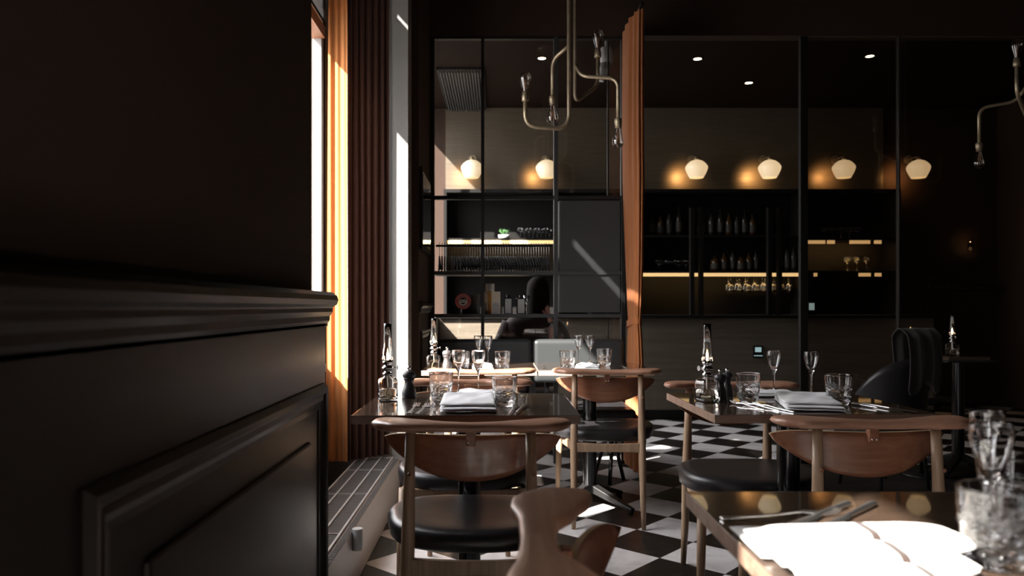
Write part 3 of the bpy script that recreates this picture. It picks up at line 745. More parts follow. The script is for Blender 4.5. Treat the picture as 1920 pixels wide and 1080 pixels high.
GT = 'cut glass water tumblers'; GS = 'small stemmed glasses'
for px, py, s_, lab in (
    (827, 751, 1, 'cut glass tumbler left of the napkin on the window table'),
    (946, 762, 1, 'cut glass tumbler right of the napkin on the window table'),
    (1403, 752, 1, 'cut glass tumbler near the burning lamp on the right table'),
    (1572, 759, 1.04, 'cut glass tumbler right of the napkin on the right table'),
    (1064, 693, 1, 'cut glass tumbler at left of the right banquette table'),
    (1133, 687, 1, 'cut glass tumbler nearest the tied curtain on banquette table'),
    (867, 692, .95, 'cut glass tumbler behind the left stemmed glass on banquette table'),
    (942, 693, .98, 'cut glass tumbler at right of the left banquette table')):
    put(TUM, USED, on_table(px, py), px * .1, lab, GT, (s_, s_, s_))
for x, y, s_, lab in (
    (.612, .945, 1.04, 'large blurred cut glass tumbler nearest the viewer at bottom right'),
    (.765, 1.150, 1.04, 'tumbler at right picture edge, behind the nearest blurred tumbler')):
    put(TUM, USED, (x, y, TH + .0004), x, lab, GT, (s_, s_, s_))
for px, py, s_, lab in (
    (860, 738, 1, 'left stemmed glass standing behind napkin on the window table'),
    (897, 739, 1, 'right stemmed glass standing behind napkin on the window table'),
    (1451, 741, 1, 'left stemmed glass on the right lamp table'),
    (1521, 744, 1, 'right stemmed glass on the right lamp table'),
    (1085, 683, 1, 'left stemmed glass before the banquette by the tied curtain'),
    (1106, 683, 1, 'right stemmed glass before the banquette by the tied curtain'),
    (897, 684, 1, 'left stemmed glass at the back of left banquette table'),
    (915, 684.5, 1, 'right stemmed glass at the back of left banquette table')):
    put(STEM, USED, on_table(px, py), px, lab, GS, (s_, s_, s_))
put(STEM, USED, (.800, 1.255, TH + .0004), 1, 'farther of the two blurred stemmed glasses at right picture edge', GS, (1.02, 1.02, .93))
put(STEM, USED, (.672, 1.045, TH + .0004), 2, 'nearer of the two blurred stemmed glasses at right picture edge', GS, (1.08, 1.08, 1))

# napkins
STR = (.26, .13, .09)
def pillow(mb, cx, cy, wx, wy, zc, h_, ph=0.0, amp=.0015, rot=0.0, skew=0.0, nx=36, ny=30, curl=0.0):
    c_, s_ = math.cos(rot), math.sin(rot)
    def mk(sign):
        def fn(i, j):
            u = -1 + 2 * i; v = -1 + 2 * j
            u = math.copysign(1 - (1 - abs(u)) ** 1.6, u); v = math.copysign(1 - (1 - abs(v)) ** 1.6, v)
            e_ = (max(0, 1 - abs(u) ** 7) * max(0, 1 - abs(v) ** 7)) ** .5
            wob = amp * (math.sin(u * 3.1 + v * 2.2 + ph) + .6 * math.sin(u * 7 - v * 4 + ph * 2))
            x = u * wx / 2 + skew * v; y = v * wy / 2 + .004 * math.sin(u * 4 + ph)
            z = zc + sign * h_ * e_ + (wob * e_ if sign > 0 else 0) + (curl * max(0, v) ** 2 if sign > 0 else 0)
            return (cx + x * c_ - y * s_, cy + x * s_ + y * c_, z)
        return fn
    mb.grid(mk(1), nx, ny); mb.grid(mk(-1), nx, ny)
def napkin(loc, rz, lab, layers, m_, group='folded white napkins'):
    mb = MB()
    for L in layers: pillow(mb, *L[0], **L[1])
    o = mb.build('folded_napkin', m_, sharp=80); o.location = loc; o.rotation_euler[2] = rz
    return tag(o, lab, 'napkin', group)
white = (.82, .81, .82)
NP = cloth_mat('white_napkin', white, .08)
NPS = cloth_mat('striped_napkin', white, .08, (1, [(-.040, .0012), (-.034, .0006)], STR))
NPC = cloth_mat('brown_striped_napkin', (.84, .83, .81), .08, (0, [(.118, .0060), (.140, .0008), (.146, .0008), (.152, .0008), (.158, .0008)], (.030, .016, .012)))
std = [((.002, 0, .172, .30, .0045, .0042), dict(amp=.0004)),
       ((.0, -.005, .170, .285, .0125, .0045), dict(amp=.0006, ph=1)),
       ((-.002, .006, .168, .262, .0225, .0070), dict(amp=.0022, ph=2, curl=.006))]
napkin((-.092, 2.45, TH + .0006), R(1), 'folded white napkin lying between tumblers on the window table', std, NP)
napkin((-.060, 2.745, TH + .0006), R(180), 'folded white napkin behind the stemmed glasses on window table', [((0, 0, .19, .15, .005, .0045), dict(amp=.0006)), ((.0, .0, .16, .13, .014, .0065), dict(amp=.003, ph=1))], NP)
napkin((1.000, 2.48, TH + .0006), R(-13), 'folded napkin with thin brown lines on the right lamp table', std, NPS)
napkin((.985, 2.765, TH + .0006), R(175), 'smaller napkin behind the lined napkin on the right lamp table', [((0, 0, .17, .12, .005, .0045), dict(amp=.0008)), ((.0, .0, .15, .10, .013, .0055), dict(amp=.003, ph=1))], NPS)
napkin((.463, 3.955, TH + .0006), R(-8), 'sunlit napkin on the banquette table beside the tied curtain', [((0, 0, .13, .19, .006, .0055), dict(amp=.001)), ((0, .005, .12, .17, .016, .007), dict(amp=.004, ph=1))], NP)
napkin((-.078, 3.97, TH + .0006), R(3), 'sunlit napkin on the left banquette table', [((0, 0, .108, .20, .006, .0055), dict(amp=.001)), ((0, .01, .10, .17, .018, .008), dict(amp=.003, ph=1))], NP)
napkin((.345, 1.095, TH + .0006), 0, 'brilliant white napkin with brown stripe on the nearest table', [
    ((.109, -.070, .248, .135, .0055, .005), dict(amp=.0004)),
    ((.106, -.120, .232, .150, .014, .006), dict(amp=.0006)),
    ((.115, -.130, .245, .062, .028, .0140), dict(amp=.0006)),
    ((.093, -.196, .206, .072, .023, .0148), dict(amp=.0006)),
    ((.074, -.268, .168, .078, .019, .0140), dict(amp=.0006))], NPC)

# cutlery
def make_fork():
    mb = MB(); L = [(-.095, .0062, .0016), (-.090, .0070, .0018), (-.06, .0045, .0024), (-.01, .0028, .0035), (.02, .0026, .0060), (.033, .0045, .0070), (.045, .0100, .0055), (.052, .0112, .0042)]
    v = []
    for y, w_, z in L: v += [(-w_, y, z), (w_, y, z), (w_ * .9, y, z + .0018), (-w_ * .9, y, z + .0018)]
    n_ = len(L)
    mb.add(v, [(0, 1, 2, 3), (4 * n_ - 1, 4 * n_ - 2, 4 * n_ - 3, 4 * n_ - 4)] + [(i * 4 + a, i * 4 + 4 + a, i * 4 + 4 + (a + 1) % 4, i * 4 + (a + 1) % 4) for i in range(n_ - 1) for a in range(4)], 0, True)
    for k in range(4):
        x = -.0088 + k * .00587
        mb.tube([(x, .050, .005), (x, .068, .0035), (x * .97, .084, .0055), (x * .95, .094, .0100)], [.0016, .0015, .0013, .0007], 8)
    return tag(mb.build('table_fork', M['cutlery'], sharp=50), 'x', 'fork')
def make_knife():
    mb = MB(); L = [(-.105, .0050, .0030), (-.100, .0062, .0045), (-.04, .0052, .0040), (0, .0042, .0034), (.01, .0058, .0016), (.02, .0078, .0011), (.07, .0088, .0010), (.095, .0070, .0009), (.106, .0022, .0008)]
    v = []
    for y, w_, h_ in L:
        for k in range(8):
            a = 2 * PI * k / 8; v.append((w_ * math.cos(a), y, .0048 + h_ * math.sin(a)))
    n_ = len(L); mb.add(v, [tuple(range(7, -1, -1)), tuple(8 * (n_ - 1) + k for k in range(8))] + [(i * 8 + a, i * 8 + 8 + a, i * 8 + 8 + (a + 1) % 8, i * 8 + (a + 1) % 8) for i in range(n_ - 1) for a in range(8)], 0, True)
    return tag(mb.build('table_knife', M['cutlery'], sharp=60), 'x', 'knife')
FK = make_fork(); KN = make_knife()
for x, y, rz, lab in (
    (-.262, 2.385, -2, 'left fork of the pair left of napkin on the window table'),
    (-.232, 2.372, -5, 'right fork of the pair left of napkin on the window table'),
    (.800, 2.455, 14, 'left fork beside the lined napkin on the right lamp table'),
    (.835, 2.435, 17, 'middle fork beside the lined napkin on the right lamp table'),
    (.865, 2.405, 19, 'fork touching the edge of the lined napkin on right table'),
    (.085, 2.66, 178, 'farther fork right of the tumbler on the window table'),
    (.25, 4.00, 5, 'fork left of the tumbler on the right banquette table')):
    put(FK, USED, (x, y, TH + .0004), R(rz), lab, 'steel forks')
for x, y, rz, lab in (
    (.050, 2.375, -6, 'knife right of the napkin on the window table'),
    (.075, 2.390, -9, 'second knife, farther right of the napkin on window table'),
    (-.225, 2.74, 185, 'knife behind the pepper mill on the window table'),
    (1.185, 2.400, -164, 'left knife of the pair at right of the lined napkin'),
    (1.220, 2.395, -162, 'right knife of the pair at right of the lined napkin'),
    (.66, 4.02, 0, 'knife at right of the sunlit napkin by the tied curtain')):
    put(KN, USED, (x, y, TH + .0004), R(rz), lab, 'steel table knives')
put(FK, USED, (.430, 1.165, TH + .0004), R(-82), 'blurred fork lying behind the brilliant white napkin', 'steel forks')
put(KN, USED, (.485, 1.160, TH + .0010), R(-48 + 180), 'blurred knife handle rising behind the brilliant white napkin', 'steel table knives')
put(KN, USED, (.530, 1.158, TH + .0010), R(-45 + 180), 'rightmost blurred knife handle behind the brilliant white napkin', 'steel table knives')

# ------------------------------------------------------------------ chandeliers
def chandelier(loc, lab, rz=0):
    D0 = 4.1; t_ = thing('bulb_chandelier', lab, 'chandelier', loc, rz, 'brass pipe chandeliers')
    def q(px, py, dy=0): p = at(px, py, D0); k = (D0 + dy) / D0; return (p.x * k - .392, dy, (p.z - H) * k + H)
    rp_ = .0115; zc = ZC
    MB().lathe([(0, ZC - .03), (.06, ZC - .03), (.062, ZC), (0, ZC)], 32).build('ceiling_rose', M['brass'], t_)
    a1 = rounded([q(1067, -185), q(1067, 243, 0), q(985, 236, -.06), q(985, 190, -.06)], .085, 10)
    MB().tube(a1, rp_).build('pipe_arm', M['brass'], t_)
    a2 = rounded([q(1078, -185), q(1078, 192, .01), q(1121, 160, .12), q(1121, 108, .12)], .05, 10)
    MB().tube(a2, rp_ * .9).build('pipe_arm', M['brass'], t_)
    a3 = rounded([q(1069, 84, .02), q(1036, 112, .12), q(1036, 180, .12)], .05, 10)
    MB().tube(a3, rp_ * .85).build('pipe_arm', M['brass'], t_)
    a4 = rounded([q(1080, 124, .0), q(1090, 143, -.05), q(1159, 147, -.10), q(1159, 222, -.10)], .055, 10)
    MB().tube(a4, rp_ * .85).build('pipe_arm', M['brass'], t_)
    for end, up in ((a1[-1], 1), (a2[-1], 1), (a3[-1], -1), (a4[-1], -1)):
        s_ = up
        MB().lathe([(0, 0), (.016, 0), (.019, .004 * s_), (.019, .030 * s_), (.016, .034 * s_), (.016, .050 * s_), (0, .050 * s_)], 24, c=end).build('socket', M['brass'], t_)
        prof = [(.012, .046), (.014, .060), (.024, .090), (.031, .115), (.031, .130), (.024, .145), (.010, .153), (.0, .155)]
        bl = MB().lathe([(r, z * s_) for r, z in prof], 28, c=end)
        bl.lathe([(r * .95, z * s_ * .995) for r, z in prof[::-1]], 28, c=end)
        bo = bl.build('light_bulb', M['pane_bulb'], t_, fix=False)
        mb = MB()
        for k in range(6):
            a = k * PI / 3; x, y = math.cos(a), math.sin(a)
            mb.tube([(end[0] + x * .004, end[1] + y * .004, end[2] + .062 * s_), (end[0] + x * .011, end[1] + y * .011, end[2] + .125 * s_)], .0010, 5)
        mb.tube([(end[0], end[1], end[2] + .05 * s_), (end[0], end[1], end[2] + .11 * s_)], .003, 8)
        mb.build('filament', M['fil'], bo)
    return t_
M['pane_bulb'] = pane_mat('bulb_glass', (.93, .91, .89), 2.0)
ch1 = chandelier((.392, 4.1, 0), 'brass pipe chandelier with four bare bulbs hanging above the banquette tables')
ch2 = copy_tree(ch1); ch2.location = (3.12, 4.50, 0); ch2.rotation_euler[2] = PI; ch2['label'] = 'dim pipe chandelier cut by the right picture edge'

# ------------------------------------------------------------------ ceiling fittings beyond the screen
for i, (px, py) in enumerate(((1016, 109), (1308, 110), (1404, 155), (1631, 105))):
    d = (ZC - H) * F / (575 - py); x = (px - VX) * d / F
    t_ = thing('ceiling_downlight', ['recessed downlight seen through the screen, left of the chandelier pipe', 'recessed downlight right of the tied curtain', 'lower recessed downlight nearest the bar wall', 'small recessed downlight at far right of the ceiling'][i], 'ceiling light', (x, d, ZC), 0, 'recessed ceiling downlights')
    MB().lathe([(.034, 0), (.048, 0), (.048, -.004), (.034, -.004), (.034, 0)], 28).build('trim_ring', M['black'], t_)
    MB().lathe([(0, -.0025), (.033, -.0025), (.033, 0), (0, 0)], 28).build('lens', M['down'], t_)
t_ = thing('ceiling_vent', 'slatted ventilation grille in the ceiling behind the screen', 'vent', (0, 0, ZC))
MB().box(-.545, -.12, 6.86, 8.25, -.02, -.001).box(-.545, -.53, 6.85, 8.25, -.03, -.0).build('frame', M['steel'], t_)
mb = MB(); x = -.52
while x < -.13: mb.box(x, x + .010, 6.88, 8.24, -.045, -.02); x += .026
mb.build('slat', M['steelpale'], t_)
t_ = thing('ceiling_spotlight', 'small white spotlight on the ceiling right of the chandelier', 'spotlight', (.857, 6.05, 0))
MB().tube([(.0, 0, ZC), (.0, 0, 2.98)], .012, 12).build('stem', M['sensor'], t_)
MB().lathe([(0, 0), (.045, 0), (.050, .02), (.050, .10), (.042, .12), (0, .12)], 28, c=(0, 0, 2.98)).build('lamp_head', M['sensor'], t_, bevel=.002)
MB().tube([(0, 0, 2.99), (-.05, .0, 2.84)], [.04, .028], 20).build('spot_snout', M['sensor'], t_)

# ------------------------------------------------------------------ bar: brass wall, back bar, counter
YW = 8.28
struct('trim_10', MB().box(-.56, 4.15, YW - .012, YW + .02, 2.27, ZC), M['brasswall'])
sc0 = None
GS2 = 'opal wall lamps on the brass wall'
names = {885: 'sunlit opal wall lamp, leftmost on the brass wall', 1025: 'opal wall lamp second from left, cut by a screen post', 1306: 'glowing opal wall lamp nearest the tied curtain', 1443: 'glowing opal wall lamp right of the one beside the curtain', 1582: 'opal wall lamp left in the overlapping pair', 1722: 'rightmost opal wall lamp in the picture'}
YL = 8.05
def sconce():
    t_ = thing('wall_lamp', 'x', 'wall lamp')
    prof = [(0, .102), (.030, .100), (.062, .088), (.092, .064), (.113, .036), (.117, .018), (.110, -.010), (.092, -.050), (.074, -.082), (.070, -.086)]
    MB().lathe(prof, 40).build('lamp_shade', M['opal'], t_)
    MB().lathe([(.0, -.084), (.068, -.084), (.070, -.088), (0, -.088)], 40).build('diffuser', M['opallow'], t_)
    MB().tube([(0, 0, .100), (0, 0, .135), (0, .10, .145), (0, .205, .145)], .008, 10).build('arm', M['brass'], t_)
    MB().tube([(0, .195, .145), (0, .214, .145)], .045, 28).build('wall_plate', M['brass'], t_)
    MB().lathe([(.0, .10), (.022, .10), (.020, .125), (0, .125)], 20).build('shade_cap', M['brass'], t_)
    return t_
scn = sconce()
for px, lab in names.items():
    p = at(px, 318, YL)
    put(scn, USED, (p.x, YL, p.z), 0, lab, GS2)
    li = bpy.data.lights.new('wall_lamp_glow', 'SPOT'); li.energy = 3.0; li.color = (1.0, .52, .18); li.shadow_soft_size = .03; li.spot_size = R(125); li.spot_blend = 1.0
    lo = bpy.data.objects.new('wall_lamp_glow', li); COL.objects.link(lo); lo.location = (p.x - .135, YL + .06, p.z - .03); lo.rotation_euler = (R(84), 0, R(-8))

bb = thing('back_bar', 'dark back bar shelving with lit shelf edges beneath the wall lamps', 'bar shelving')
MB().box(-.555, 4.15, 8.22, 8.265, 0, 2.27).build('back_panel', M['black'], bb)
MB().box(-.555, 4.15, 7.90, 8.265, 2.235, 2.27).build('top_board', M['black'], bb)
for x in (-.555, .60, 1.42, 3.13, 4.12): MB().box(x, x + .03, 7.90, 8.22, .0, 2.235).build('upright', M['black'], bb)
zA = H + (575 - 447) * 7.95 / F; zB = H + (575 - 508) * 7.95 / F; zTp = H + (575 - 441) * 7.95 / F
def shelf(x0, x1, z, led=True, segs=None):
    s_ = MB().box(x0, x1, 7.92, 8.22, z - .022, z).build('shelf', M['black'], bb)
    if led:
        for a, b2 in (segs or [(x0, x1)]): MB().box(a, b2, 7.918, 7.93, z - .058, z - .022).build('light_strip', M['ledm'], s_)
xf = lambda px, d=7.95: (px - VX) * d / F
shelf(-.52, .60, zA, True, [(-.52, .58)])
shelf(1.45, 3.13, zTp, False)
shelf(1.45, 3.13, zB, True, [(1.45, xf(1500))])
shelf(3.16, 4.12, zA, True, [(xf(1513), xf(1545)), (xf(1549), xf(1563)), (xf(1591), xf(1629)), (xf(1637), xf(1650))])
shelf(3.16, 4.12, zB, True, [(xf(1524), xf(1530)), (xf(1608), xf(1630)), (xf(1638), xf(1650))])
shelf(-.52, .60, zB, False)
for z, x0, x1 in ((zA, -.5, .58), (zB, 1.46, 3.12), (zA, 3.2, 4.0)):
    li = bpy.data.lights.new('shelf_strip_glow', 'AREA'); li.shape = 'RECTANGLE'; li.size = x1 - x0; li.size_y = .02; li.energy = 1.3; li.color = (1, .62, .24)
    lo = bpy.data.objects.new('shelf_strip_glow', li); COL.objects.link(lo); lo.location = ((x0 + x1) / 2, 7.96, z - .03)
    lo.rotation_euler = (R(25), 0, 0)
for px in (1297, 1314, 1442, 1461):
    t_ = MB().box(xf(px, 7.3) - .018, xf(px, 7.3) + .018, 7.27, 7.33, .98, 2.0).build('counter_post', M['black'])
    tag(t_, {1297: 'left post of the left pair on the bar counter', 1314: 'right post of the left pair on the bar counter', 1442: 'left post of the right pair on the bar counter', 1461: 'right post of the right pair on the bar counter'}[px], 'post', 'dark posts on the bar counter')
bc = thing('bar_counter', 'long bar counter with brushed metal front beneath the lit shelves', 'bar counter')
MB().box(-.55, 4.1, 7.22, 7.62, .0, .950).build('front_panel', M['counter'], bc)
MB().box(-.55, 4.15, 7.18, 7.68, .950, .982).build('worktop', M['black'], bc, bevel=.003)
MB().tube([(.16, 7.18, .83), (.38, 7.18, .83)], .008).tube([(.17, 7.18, .83), (.17, 7.222, .83)], .006).tube([(.37, 7.18, .83), (.37, 7.222, .83)], .006).build('handle', M['chrome'], bc)
MB().box(-.55, 4.1, 7.20, 7.22, .0, .09).build('plinth', M['black'], bc)

# glassware and bottles on the back bar
GC2 = 'coupe glasses lined up on the back bar shelf'
cp = tag(MB().lathe([(0, 0), (.030, 0), (.030, .002), (.004, .005), (.003, .06), (.010, .068), (.034, .078), (.043, .098), (.045, .115), (.043, .115), (.041, .098), (.032, .081), (0, .072)], 20).build('coupe_glass', M['glass']), 'x', 'glass')
hg = tag(MB().lathe([(0, 0), (.030, 0), (.030, -.002), (.004, -.005), (.003, -.08), (.020, -.092), (.034, -.115), (.036, -.15), (.030, -.185), (.028, -.185), (.034, -.15), (.032, -.115), (.018, -.095), (0, -.085)], 20).build('hanging_wine_glass', M['glass']), 'x', 'glass')
for k in range(8): put(cp, USED, (xf(1236 + k * 8.5), 7.99 + .10 * (k % 2), zB + .0004), k, ORD[k] + ' coupe glass rightward from the tied curtain on lit shelf', 'coupe glasses on the lit shelf by the curtain', (.92, .92, 1))
for k in range(8): put(cp, USED, (xf(976 + k * 8), 7.99 + .10 * (k % 2), zA + .0004), k, ORD[k] + ' coupe glass from the left, seen through the glazed screen', 'coupe glasses seen through the screen', (.88, .88, 1))
for k in range(9): put(cp, USED, (xf(1548 + k * 8), 7.99 + .10 * (k % 2), zA + .0004), k, ORD[k] + ' coupe glass from the left on the upper far right shelf', 'coupe glasses on the far right shelf', (.88, .88, 1))
for k in range(5): put(cp, USED, (xf(1592 + k * 9), 7.99 + .10 * (k % 2), zB + .0004), k, ORD[k] + ' coupe glass from the left on the lower far right shelf', 'coupe glasses on the far right lower shelf', (1, 1, 1.3))
MB_ = None
tag(MB().box(xf(1364), xf(1497), 7.97, 8.13, zB - .031, zB - .0225).build('glass_rack', M['black']), 'thin rack under the lit shelf holding hanging wine glasses', 'rack')
for k in range(16): put(hg, USED, (xf(1369 + k * 8.1), 8.015 + .06 * (k % 2), zB - .0314), k, ORD[k] + ' wine glass from the left hanging under the lit shelf', 'wine glasses hanging under the shelf')
def bottle_proto(nm, m_, r, h_, sh):
    t_ = thing(nm, 'x', 'bottle')
    MB().lathe([(0, 0), (r, 0), (r, sh), (r * .9, sh + .015), (r * .36, sh + .05), (r * .33, h_ - .02), (0, h_ - .02)], 20).build('bottle_body', m_, t_)
    MB().lathe([(0, h_ - .0195), (r * .38, h_ - .0195), (r * .38, h_), (0, h_)], 16).build('cap', M['black'], t_)
    MB().lathe([(r * 1.01, sh * .25), (r * 1.01, sh * .8)], 20).build('paper_label', M['dimlabel'], t_, fix=False)
    return t_
M['dimlabel'] = mat('dimmed_label', (.03, .026, .02), .7, noise=.4, nscale=90)  # darker copy of the label paper, the bar's dimness put into its colour
gl_b = mat('tinted_bottle', (.015, .014, .011), .2, spec=.3); br_b = mat('amber_bottle', (.05, .022, .007), .2, spec=.3); cl_b = mat('clear_bottle', (.035, .034, .033), .15, spec=.3)
b1 = bottle_proto('spirit_bottle', gl_b, .036, .30, .19); b2_ = bottle_proto('liqueur_bottle', br_b, .042, .24, .15); b3 = bottle_proto('clear_spirit_bottle', cl_b, .034, .26, .17)
for k, px in enumerate((1228, 1243, 1260, 1279, 1322, 1340, 1358, 1374, 1389, 1404, 1419)):
    pr = (b1, b2_, b3)[k % 3]; put(pr, USED, (xf(px), 8.08, zTp + .0004), 0, ORD[k] + ' bottle from the left on the dark upper bar shelf', 'bottles on the dark upper bar shelf', (1, 1, .85 + .05 * (k % 4)))
b4 = bottle_proto('decanter', br_b, .050, .20, .13)
for k, px in enumerate((1347, 1364, 1380, 1396, 1411, 1424)):
    put((b4, b2_, b3)[k % 3] if k else b4, USED, (xf(px), 8.06, zB + .0004), 0, ORD[k] + ' squat bottle from the left on the lit bar shelf', 'bottles on the lit bar shelf', (1, 1, .8))
for k, px in enumerate((1468, 1481, 1493.5)):
    put(b3, USED, (xf(px), 8.03, zB + .0004), 0, ORD[k] + ' of three clear bottles at right end of lit bar shelf', 'clear bottles at right end of the lit shelf', (1, 1, .9))
t_ = thing('flower_pot', 'small pale planter with a green sprig on shelf behind the screen', 'planter', (xf(945), 8.05, zA + .0004))
MB().lathe([(0, 0), (.055, 0), (.062, .045), (.056, .045), (.05, .006), (0, .006)], 24).build('pot', M['tin'], t_)
mb = MB()
for k in range(14):
    a = k * 2.4; r0 = .012 + .003 * k; mb.add([(0, 0, .04), (r0 * math.cos(a), r0 * math.sin(a), .10 + .004 * (k % 5)), (r0 * 1.4 * math.cos(a + .5), r0 * 1.4 * math.sin(a + .5), .085)], [(0, 1, 2)])
mb.build('sprig', mat('green_leaf', (.06, .14, .05), .5), t_, fix=False)
t_ = thing('payment_terminal', 'small card terminal with pale lit screen on the bar counter', 'terminal', (xf(1521, 7.4), 7.40, .9824))
MB().box(-.04, .04, -.02, .02, 0, .12).build('housing', M['black'], t_, bevel=.006)
MB().box(-.030, .022, -.0225, -.0205, .045, .112).build('screen', M['screen'], t_)
t_ = thing('wall_thermostat', 'small control panel with pale display on the bar front', 'control panel', (xf(1421, 7.21), 7.21, H - (660 - 575) * 7.21 / F))
MB().box(-.045, .045, -.012, .0085, -.055, .06).build('housing', M['black'], t_, bevel=.003)
MB().box(-.030, .028, -.0135, -.0122, .000, .045).build('display', M['screen'], t_)
MB().box(-.040, .040, -.0135, -.0122, -.038, -.030).build('display', M['screen'], t_)

# ------------------------------------------------------------------ dark glass screen on the right
g2 = thing('dark_glass_screen', 'tall dark glass screen with thin posts at right of the room', 'partition')
for px, wpx in ((1506, 14), (1684, 3)):
    MB().box(X(px) - wpx * .5 * YS / F, X(px) + wpx * .5 * YS / F, YS - .02, YS + .02, 0, 2.885).build('post', M['black'] if px < 1600 else M['steel'], g2, bevel=.002)
for a, b2 in ((1514, 1682), (1687, 2150)):
    MB().box(X(a), X(b2), YS - .002, YS + .002, .02, 2.88).build('pane', pane_mat('smoked_pane', (.80, .76, .72)) if 'smoked_pane' not in bpy.data.materials else bpy.data.materials['smoked_pane'], g2)

tag(MB().box(1.72, 5.2, 1.9, 5.12, 0, .007).build('floor_shade_sheet', mat('floor_shade_dark', (.020, .015, .012), .95, noise=.3, nscale=60, spec=.1)), 'flat dark sheet added as shade on the floor right of the lamp table', 'shade sheet')  # added dark sheet standing in for the shade over the tiles

# ------------------------------------------------------------------ seated guest seen through the screen, chin on hand
def skin_body(name, verts, edges, radii, m_, parent=None, root=0, sub=2):
    me = bpy.data.meshes.new(name); me.from_pydata(verts, edges, []); me.materials.append(m_)
    o = bpy.data.objects.new(name, me); COL.objects.link(o)
    sk = o.modifiers.new('skin', 'SKIN'); sk.use_smooth_shade = True
    for i, r in enumerate(radii):
        d_ = me.skin_vertices[0].data[i]; d_.radius = (r, r) if not isinstance(r, tuple) else r; d_.use_root = (i == root)
    sb = o.modifiers.new('sub', 'SUBSURF'); sb.levels = sub; sb.render_levels = sub
    if parent: o.parent = parent
    return o
gst = thing('person', 'seated person in dark clothing behind the screen, cheek on raised hand, dark wristwatch', 'person', (.25, 5.85, 0))
V = [(0, 0, .52), (0, .0, .66), (.01, -.01, .82), (.02, -.02, .93), (.035, -.03, 1.00), (.05, -.05, 1.065), (.055, -.06, 1.13), (.055, -.065, 1.20), (.055, -.055, 1.245),
     (.09, 0, .50), (.12, .36, .50), (.12, .40, .08), (.12, .47, .03), (-.09, 0, .50), (-.11, .36, .50), (-.11, .40, .08), (-.11, .47, .03),
     (-.15, -.02, .93), (-.21, -.02, .72), (-.13, .16, .62), (-.10, .22, .62),
     (.18, -.02, .93), (.23, -.06, .84), (.165, -.19, .752), (.160, -.185, .84), (.150, -.17, .925), (.138, -.155, .975), (.120, -.14, 1.02)]
E = [(0, 1), (1, 2), (2, 3), (3, 4), (4, 5), (5, 6), (6, 7), (7, 8), (0, 9), (9, 10), (10, 11), (11, 12), (0, 13), (13, 14), (14, 15), (15, 16), (3, 17), (17, 18), (18, 19), (19, 20), (3, 21), (21, 22), (22, 23), (23, 24), (24, 25), (25, 26), (26, 27)]
RD = [(.15, .11), (.135, .10), (.15, .105), (.10, .075), (.055, .055), (.055, .055), (.070, .085), (.078, .098), (.055, .07), .085, .060, .045, .035, .085, .060, .045, .035, .045, .045, .035, .028, .045, .046, .040, .036, .026, (.030, .018), (.026, .014)]
skin_body('body', V, E, RD, M['skin'], gst)
sh = MB()
def torso(u, v):
    a = u * 2 * PI; z = .46 + v * .565; w_ = .175 + .035 * math.sin(v * PI * .8) - .085 * max(0, v - .86) / .14; dth = .135 - .06 * max(0, v - .86) / .14
    return (.01 * v + w_ * math.cos(a) * (1 + .02 * math.sin(a * 5 + z * 20)), -.03 * v + dth * math.sin(a), z)
sh.grid(torso, 40, 20, closeu=True)
sh.tube([(.15, -.02, .93), (.23, -.05, .86), (.245, -.09, .80)], [.070, .062, .056], 16).tube([(-.15, -.02, .93), (-.215, -.02, .80), (-.225, 0, .70)], [.070, .060, .055], 16)
sh.build('shirt', M['shirt'], gst)
hd = MB(); hd.grid(lambda u, v: (.055 + .088 * math.sin(v * PI * .62) * math.cos(u * 2 * PI), -.062 + .112 * math.sin(v * PI * .62) * math.sin(u * 2 * PI) - .010, 1.185 + .105 * math.cos(v * PI * .62) - .26 * max(0, v - .6) + (-.055 if math.sin(u * 2 * PI) < -.1 else .02) * v * v), 30, 12, closeu=True)
hd.build('hair', M['hair'], gst, fix=False)
MB().lathe([(0, 0), (.012, .004), (.006, .03), (0, .038)], 12, c=(.055, .030, 1.115)).build('nose', M['skin'], gst)
for k in range(5):                                 # four fingers curled under the chin, and the thumb
    x0 = .100 + .010 * k
    if k < 4: skin_body('finger', [(x0 + .004, -.150, 1.015), (x0 - .004, -.160, 1.045 - .003 * abs(k - 1.5)), (x0 - .012, -.145, 1.068), (x0 - .016, -.125, 1.066)], [(0, 1), (1, 2), (2, 3)], [.010, .009, .0085, .007], M['skin'], gst, sub=1)
    else: skin_body('thumb', [(.130, -.165, .985), (.100, -.180, 1.005), (.080, -.178, 1.035)], [(0, 1), (1, 2)], [.012, .010, .008], M['skin'], gst, sub=1)
w2 = MB().tube([(.1515, -.172, .916), (.1480, -.167, .938)], [.033, .032], 24).build('wristwatch', M['black'], gst)
MB().tube([(.150, -.203, .925), (.150, -.208, .926)], [.016, .015], 20).build('watch_face', M['label'], w2)
st = thing('bar_stool', 'low dark upholstered stool under the seated person', 'stool', (.25, 5.85, 0))
MB().lathe([(0, .36), (.20, .36), (.215, .39), (.20, .425), (0, .43)], 36).build('seat', M['leather'], st)
for k in range(4):
    a = PI / 4 + k * PI / 2; MB().tube([(.13 * math.cos(a), .13 * math.sin(a), .36), (.18 * math.cos(a), .18 * math.sin(a), 0)], .014, 12).build('leg', M['steel'], st)
lt = thing('side_table', 'small dark side table under the resting elbow behind the screen', 'table', (.36, 5.60, 0))
MB().lathe([(0, .690), (.16, .690), (.165, .700), (.16, .711), (0, .711)], 40).build('tabletop', M['black'], lt)
MB().tube([(0, 0, .69), (0, 0, .02)], .02, 16).build('column', M['steel'], lt)
MB().lathe([(0, 0), (.07, 0), (.065, .02), (0, .03)], 32).build('base', M['steel'], lt)

